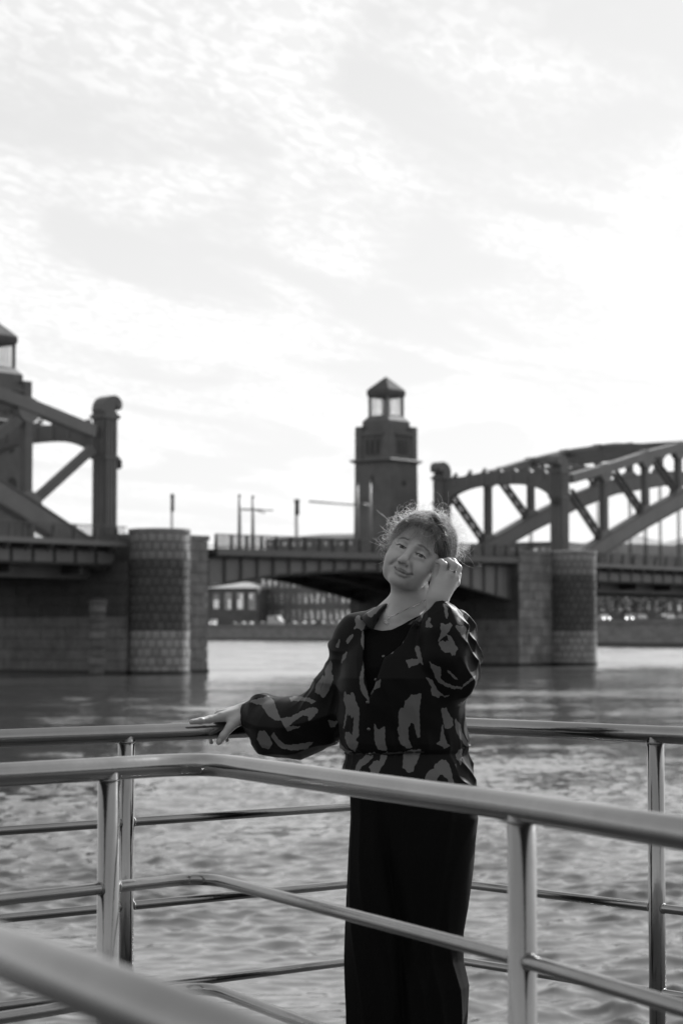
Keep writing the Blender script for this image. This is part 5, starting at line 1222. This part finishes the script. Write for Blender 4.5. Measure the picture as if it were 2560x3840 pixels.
# buttons, necklace, earring, ring
BEAD = mat('black_bead', .02, rough=.08, spec=.9); SILV = mat('silver', .62, rough=.18, metal=1.0); STONE = mat('dark_stone', .02, rough=.03, spec=1.0)
bfun = lambda q: blouse_post(q, blouse.value(q))
for (u, v) in ((1438, 2463), (1409, 2550), (1379, 2634), (1383, 2735), (1389, 2827)):
    p = march(lambda q: np.minimum(bfun(q), _sub.value(q) - .0065), u, v); m = MB(); prof = [(.0058 * math.sin(math.pi * i / 10) + 1e-5, -.0034 * math.cos(math.pi * i / 10)) for i in range(11)]
    m.lathe(prof, (0, 0, 0), 16); b_ = m.build('button', BEAD, woman, True); b_.location = Vector(p) - woman.location; b_.rotation_euler = (math.pi / 2 - .2, 0, .2)
nk = [(1458, 2262), (1448, 2276), (1447, 2298), (1453, 2308), (1462, 2313), (1484, 2305), (1510, 2290), (1541, 2278), (1573, 2264), (1592, 2252), (1606, 2240)]
_nkb = body.near(P(1520, 2270), .10)
npts = [march(_nkb.value, u, v) + np.array([0, -.0012, 0]) for u, v in nk]; npts = [q for q in npts if q[1] < YP + .15]
dn = []
for a, b in zip(npts[:-1], npts[1:]):
    for k in range(8): dn.append(a + (b - a) * k / 8)
for _ in range(4): dn = [dn[0]] + [.5 * dn[i] + .25 * (dn[i - 1] + dn[i + 1]) for i in range(1, len(dn) - 1)] + [dn[-1]]
mb = MB(); mb.tube(dn, [.0011 + .0005 * (i % 2) for i in range(len(dn))], 6); nko = mbpart(mb, 'necklace', SILV)
pc = march(_nkb.value, 1451, 2330) + np.array([0, -.003, 0]); mb = MB()
mb.tube([pc + np.array([0.007, 0, .012]), pc + np.array([.003, -.001, .004])], .0012, 6)
for k in range(3):
    c = pc + np.array([-.002 + .003 * (k - 1), -.001, -.001 - .003 * k]); mb.tube([c + np.array([.0042 * math.cos(t), 0, .0032 * math.sin(t)]) for t in np.linspace(0, 6.28, 12)], .0009, 6)
mbpart(mb, 'pendant', SILV, nko)
ec_ = H(.079, .008, -.050); mb = MB(); mb.tube([ec_ + np.array([.004 * math.cos(t), -.002, -.006 + .009 * math.sin(t)]) for t in np.linspace(-1.2, 3.6, 14)], .0009, 6); er = mbpart(mb, 'earring', SILV)
mb = MB(); c = P(1619, 2186, -.045)
for i, (dx, dz) in enumerate(((0, 0), (.0065, .002), (.0125, .0045))): mb.box(tuple(c + np.array([dx - .003, -.003, dz - .003])), tuple(c + np.array([dx + .003, .003, dz + .003])))
mbpart(mb, 'earring_stone', STONE, er, False)
a_, b_ = mc[1], P(1703, 2120, -.096); rc = a_ + (b_ - a_) * .42; dv = (b_ - a_) / np.linalg.norm(b_ - a_); e1_ = np.cross(dv, [0, 1, 0]); e1_ /= np.linalg.norm(e1_); e2_ = np.cross(dv, e1_)
mb = MB(); mb.tube([rc + .0123 * (e1_ * math.cos(t) + e2_ * math.sin(t)) for t in np.linspace(0, 2 * math.pi, 33)], .0013, 8, cap=False); rg = mbpart(mb, 'ring', SILV)
best = min((rc + .0128 * (e1_ * math.cos(t) + e2_ * math.sin(t)) for t in np.linspace(0, 6.28, 40)), key=lambda q: q[1] - .7 * q[0])
mb = MB(); mb.box(tuple(best - .0026), tuple(best + .0026)); mbpart(mb, 'ring_stone', STONE, rg, False)
print('50_clothes.py %.1f' % (time.time() - _T0))
# ------------------------------------------------------------------ hair
hcn = np.array([0, -.012, .036]); hrr = np.array([.0865, .107, .0965])
cap_ = Blob(); cap_.ell(H(*hcn), hrr - .0035, 0, HA)
cap_.ell(H(-.006, .118, -.002), (.0740, .098, .118), .012, HA, 'S')
cap_.ell(H(-.075, .055, -.03), (.05, .07, .085), .012, HA, 'S'); cap_.ell(H(.085, .062, -.045), (.05, .062, .065), .012, HA, 'S')
def cap_post(p, d): l = to_head(p); return np.maximum(d, (-.028 - .35 * np.clip(.02 - l[:, 1], 0, .09) - l[:, 2]) * .8)
Vh, Qh = cap_.grow(HC - .16, HC + .16, .0035, cap_post)
def hair_build(m, t, b):
    a = t.nodes.new('ShaderNodeVertexColor'); a.layer_name = 'tone'; out_ = [n for n in t.nodes if n.type == 'OUTPUT_MATERIAL'][0]
    t.links.new(a.outputs[0], b.inputs['Base Color']); b.inputs['Roughness'].default_value = .34; b.inputs['Specular IOR Level'].default_value = .55
    tr_ = t.nodes.new('ShaderNodeBsdfTranslucent'); sc_ = t.nodes.new('ShaderNodeVectorMath'); sc_.operation = 'SCALE'; sc_.inputs['Scale'].default_value = 2.2; t.links.new(a.outputs[0], sc_.inputs[0]); t.links.new(sc_.outputs[0], tr_.inputs[0])
    mx = t.nodes.new('ShaderNodeMixShader'); mx.inputs[0].default_value = .35; t.links.new(b.outputs[0], mx.inputs[1]); t.links.new(tr_.outputs[0], mx.inputs[2]); t.links.new(mx.outputs[0], out_.inputs[0])
HAIR = mat('hair_strands', .1, build=hair_build)
ho = wpart('hair', Vh, Qh, HAIR); tone_attr(ho.data, np.full(len(Vh), .12))
tag(ho, 'short tousled hair with loose flyaway strands')
rs = np.random.RandomState(12)
def tubes(S, r, name, tones, par):
    """S: (n, k, 3) world points"""
    n, k, _ = S.shape; T = np.zeros_like(S); T[:, 1:-1] = S[:, 2:] - S[:, :-2]; T[:, 0] = S[:, 1] - S[:, 0]; T[:, -1] = S[:, -1] - S[:, -2]
    T /= np.linalg.norm(T, axis=2, keepdims=True) + 1e-9; ref = np.array([.3, .8, .52]); A = np.cross(T, ref); A /= np.linalg.norm(A, axis=2, keepdims=True) + 1e-9; Bv = np.cross(T, A)
    tp = np.linspace(1, .35, k)[None, :, None] * (np.asarray(r).reshape(-1, 1, 1) if np.ndim(r) else r)
    rings = np.stack([S + tp * (A * math.cos(q) + Bv * math.sin(q)) for q in (0, 2.094, 4.189)], 2)      # n,k,3,3
    V = rings.reshape(-1, 3); base = (np.arange(n)[:, None, None] * k + np.arange(k - 1)[None, :, None]) * 3; j = np.arange(3)[None, None, :]; j2 = (j + 1) % 3
    Fq = np.stack([base + j, base + j2, base + 3 + j2, base + 3 + j], -1).reshape(-1, 4)
    o = wpart(name, V, Fq, HAIR); tone_attr(o.data, np.repeat(tones, k * 3)); o.parent = par
    if par is not woman: o.location = (0, 0, 0)
    return o
def onshell(p, lift): q = (p - hcn) / hrr; return hcn + q / np.linalg.norm(q, axis=1, keepdims=True) * (1 + lift)[:, None] * hrr
def hw(l): return HC + l @ HA
def face_free(l): return ~((l[:, 1] > .02) & (l[:, 2] < .090 - np.abs(l[:, 0] + .0) * .35))
# combed strands lying on the head, in clumps
n = 9500; d = rs.normal(size=(n, 3)); d /= np.linalg.norm(d, axis=1, keepdims=True); root = hcn + d * hrr
ok = face_free(root) & (root[:, 2] > -.015) ; root = root[ok]; n = len(root)
cl_id = np.floor(root / .016).astype(int); ph = (np.sin(cl_id @ np.array([12.9, 78.2, 37.7])) * 43758.5) % 1; ph2 = (np.sin(cl_id @ np.array([39.3, 11.1, 83.1])) * 24634.6) % 1
K = 12; S = np.zeros((n, K, 3)); S[:, 0] = root; pcur = root.copy(); L0 = (.055 + .06 * rs.rand(n)); lift0 = .0 + .05 * rs.rand(n) ** 2 + .05 * ph2
jit = rs.normal(0, .22, (n, 3))
for i in range(1, K):
    x, y, z = pcur.T
    fld = np.stack([(x - .012) * 15 + .25 * np.sin(40 * z + 6.28 * ph), -.25 + .5 * np.sin(28 * x + 6.28 * ph2) - 3 * np.clip(y - .05, 0, 1), -.45 - 5 * np.abs(x - .012)], 1) + jit + .35 * np.stack([np.sin(6.28 * ph + i * .5), np.cos(6.28 * ph2 + i * .4), np.zeros(n)], 1)
    nn = (pcur - hcn) / hrr ** 2; nn /= np.linalg.norm(nn, axis=1, keepdims=True); fld -= nn * (fld * nn).sum(1, keepdims=True); fld /= np.linalg.norm(fld, axis=1, keepdims=True) + 1e-9
    pcur = pcur + fld * (L0 / K)[:, None]; t = i / (K - 1); pcur = onshell(pcur, lift0 * (.3 + 1.0 * math.sin(math.pi * t * .7)) + .03 * t * (ph - .3)); S[:, i] = pcur
tn = (.20 + .26 * rs.rand(n)) * (.35 + 1.1 * ph)
tubes(hw(S.reshape(-1, 3)).reshape(n, K, 3), .00042, 'strands', tn, ho)
def curve_pts(p0, d0, L_, curl, grav, k=14, om=None):
    """free strands: start, direction, length, curl radius, droop"""
    n = len(p0); S = np.zeros((n, k, 3)); S[:, 0] = p0; d = d0 / np.linalg.norm(d0, axis=1, keepdims=True); p = p0.copy(); ax = rs.normal(size=(n, 3)); ax /= np.linalg.norm(ax, axis=1, keepdims=True)
    for i in range(1, k):
        d = d + np.cross(ax, d) * curl[:, None] * (1 if i < k * .5 else 1.3) + np.array([0, 0, -1.0]) @ HA.T * grav; d /= np.linalg.norm(d, axis=1, keepdims=True); p = p + d * (L_ / k)[:, None]; S[:, i] = p
    return S
def CURL(n, a, b): return (a + (b - a) * rs.rand(n)) * np.sign(rs.rand(n) - .5)
def tw(S): n, k, _ = S.shape; return hw(S.reshape(-1, 3)).reshape(n, k, 3)
# flyaways over the crown
n = 1300; d = rs.normal(size=(n, 3)); d[:, 2] = np.abs(d[:, 2]) * .9 + .35; d[:, 1] *= .8; d /= np.linalg.norm(d, axis=1, keepdims=True); p0 = hcn + d * hrr * .99; k_ = face_free(p0); p0 = p0[k_]; d = d[k_]; n = len(p0)
S = curve_pts(p0, d * .22 + rs.normal(0, .55, (n, 3)) * (1 - .0) + np.array([.1, 0, .0]), .04 + .065 * rs.rand(n) ** 1.5, CURL(n, .12, .42), .03)
tubes(tw(S), .00028, 'flyaway_strands', .45 + .25 * rs.rand(n), ho)
# wispy curls at her right temple (picture left)
n = 620; p0 = np.stack([-.072 + .012 * rs.rand(n), .0 + .055 * rs.rand(n), .075 - .085 * rs.rand(n)], 1)
S = curve_pts(p0, np.stack([-.7 + .5 * rs.normal(size=n), .25 + .6 * rs.normal(size=n), -.1 + .8 * rs.normal(size=n)], 1), .035 + .055 * rs.rand(n), CURL(n, .16, .5), .03)
tubes(tw(S), .00030, 'flyaway_strands', .45 + .25 * rs.rand(n), ho)
n = 60; p0 = np.stack([-.060 + .006 * rs.rand(n), .02 + .03 * rs.rand(n), -.01 - .05 * rs.rand(n)], 1)
S = curve_pts(p0, np.stack([-.55 + .3 * rs.normal(size=n), .2 + .3 * rs.normal(size=n), -1 + .3 * rs.normal(size=n)], 1), .03 + .04 * rs.rand(n), CURL(n, .16, .5), .03)
tubes(tw(S), .00028, 'flyaway_strands', .45 + .25 * rs.rand(n), ho)
# fringe over the forehead
n = 210; x = -.062 + .125 * rs.rand(n); g = rs.rand(n); t = np.linspace(0, 1, 12)[None, :, None]
zroot = .108 - 6.0 * x ** 2 * .9; A0_ = np.stack([x * .95 + .008, .062 - 4 * x ** 2, zroot], 1)
A1_ = np.stack([x - .004, .100 - 5.5 * x ** 2 + .004 * rs.rand(n), .090 - 3.5 * x ** 2 + .004 * g], 1)
ln = .25 + .75 * rs.rand(n) * np.where(np.abs(x) > .035, 1.0, .75)
A2_ = np.stack([x - .010 - .014 * rs.rand(n) * np.sign(-x + .015) * -1 + .008 * rs.normal(size=n), .096 - 5.0 * x ** 2 + .006 * rs.rand(n), .066 - .052 * ln - 3 * x ** 2], 1)
S = A0_[:, None] * (1 - t) ** 2 + A1_[:, None] * 2 * t * (1 - t) * 1.0 + A2_[:, None] * t ** 2
S[:, :, 1] += (.008 * np.sin(np.pi * t))[:, :, 0]
tubes(tw(S), .00030, 'fringe_strands', .20 + .14 * rs.rand(n), ho)
# hair combed up and back from the hairline
n = 1700; x = -.070 + .140 * rs.rand(n); q0 = np.stack([x, .092 - 6.5 * x ** 2, .084 - 4.0 * x ** 2 + .018 * rs.rand(n)], 1); q2 = np.stack([x * .9 + .020 + .012 * rs.normal(size=n), .010 - .03 * rs.rand(n), .13 + 0 * x], 1)
t = np.linspace(0, 1, 12); S = np.zeros((n, 12, 3)); lf = .03 * rs.rand(n) + .02 * np.sin(x * 260) ; g2 = rs.normal(0, .5, n)
for i, tt in enumerate(t):
    q = q0 * (1 - tt * .8) + q2 * tt * .8; q[:, 0] += .006 * np.sin(3.0 * tt + 5 * g2 + 120 * x) * tt
    S[:, i] = onshell(q, lf * math.sin(math.pi * tt * .85) + .012 + .02 * tt)
tubes(tw(S), .00040, 'strands', (.22 + .25 * rs.rand(n)) * (.55 + .9 * (np.sin(x * 300 + 2 * g2) > 0)), ho)
# heavier sweep over her left temple (picture right)
n = 900; t = np.linspace(0, 1, 12)[None, :, None]; a = rs.rand(n); b = rs.rand(n)
A0_ = np.stack([-.005 + .03 * a, .070 - .07 * b, .118 - .012 * a + .006 * rs.normal(size=n)], 1); A1_ = np.stack([.062 + .022 * a, .066 - .075 * b + .01 * rs.normal(size=n), .096 - .018 * a], 1); A2_ = np.stack([.074 + .022 * a + .004 * rs.normal(size=n), .046 - .070 * b + .006 * rs.normal(size=n), .012 + .03 * rs.rand(n) - .02 * b], 1)
S = A0_[:, None] * (1 - t) ** 2 + A1_[:, None] * 2 * t * (1 - t) + A2_[:, None] * t ** 2
S += (.004 * np.sin(9 * t + 6 * np.floor(b * 9)[:, None, None])) * np.array([1, .6, .2])
tubes(tw(S), .00040, 'strands', (.12 + .2 * rs.rand(n)) * (.4 + 1.2 * (np.floor(b * 9) % 2)), ho)
# eyebrows
for s in (-1, 1):
    n = 120; a = rs.rand(n); x = s * (.011 + .040 * a); z = .0195 + .0060 * np.sin(np.pi * np.clip(a * .9 + .1, 0, 1)) - .004 * a + .0018 * rs.normal(size=n)
    p0 = np.stack([x, np.full(n, .12), z], 1); pw = hw(p0); brb = body.near(H(s * .03, .085, .02), .04)
    for _ in range(60):
        e = brb.value(pw); pw = pw - ly * np.clip(e * .8, 0, .01)[:, None]
    l = to_head(pw); d = np.stack([s * np.full(n, 1.0), .15 * rs.normal(size=n), .55 - .8 * a + .2 * rs.normal(size=n)], 1)
    S = l[:, None] + d[:, None] / np.linalg.norm(d, axis=1)[:, None, None] * np.linspace(0, .0075, 5)[None, :, None] + np.array([0, .0008, 0]); S[:, :, 1] -= np.linspace(0, .0014, 5)[None]
    eb = tubes(tw(S), .00022, 'eyebrow', np.full(n, .27), woman)
print('55_hair.py %.1f' % (time.time() - _T0))
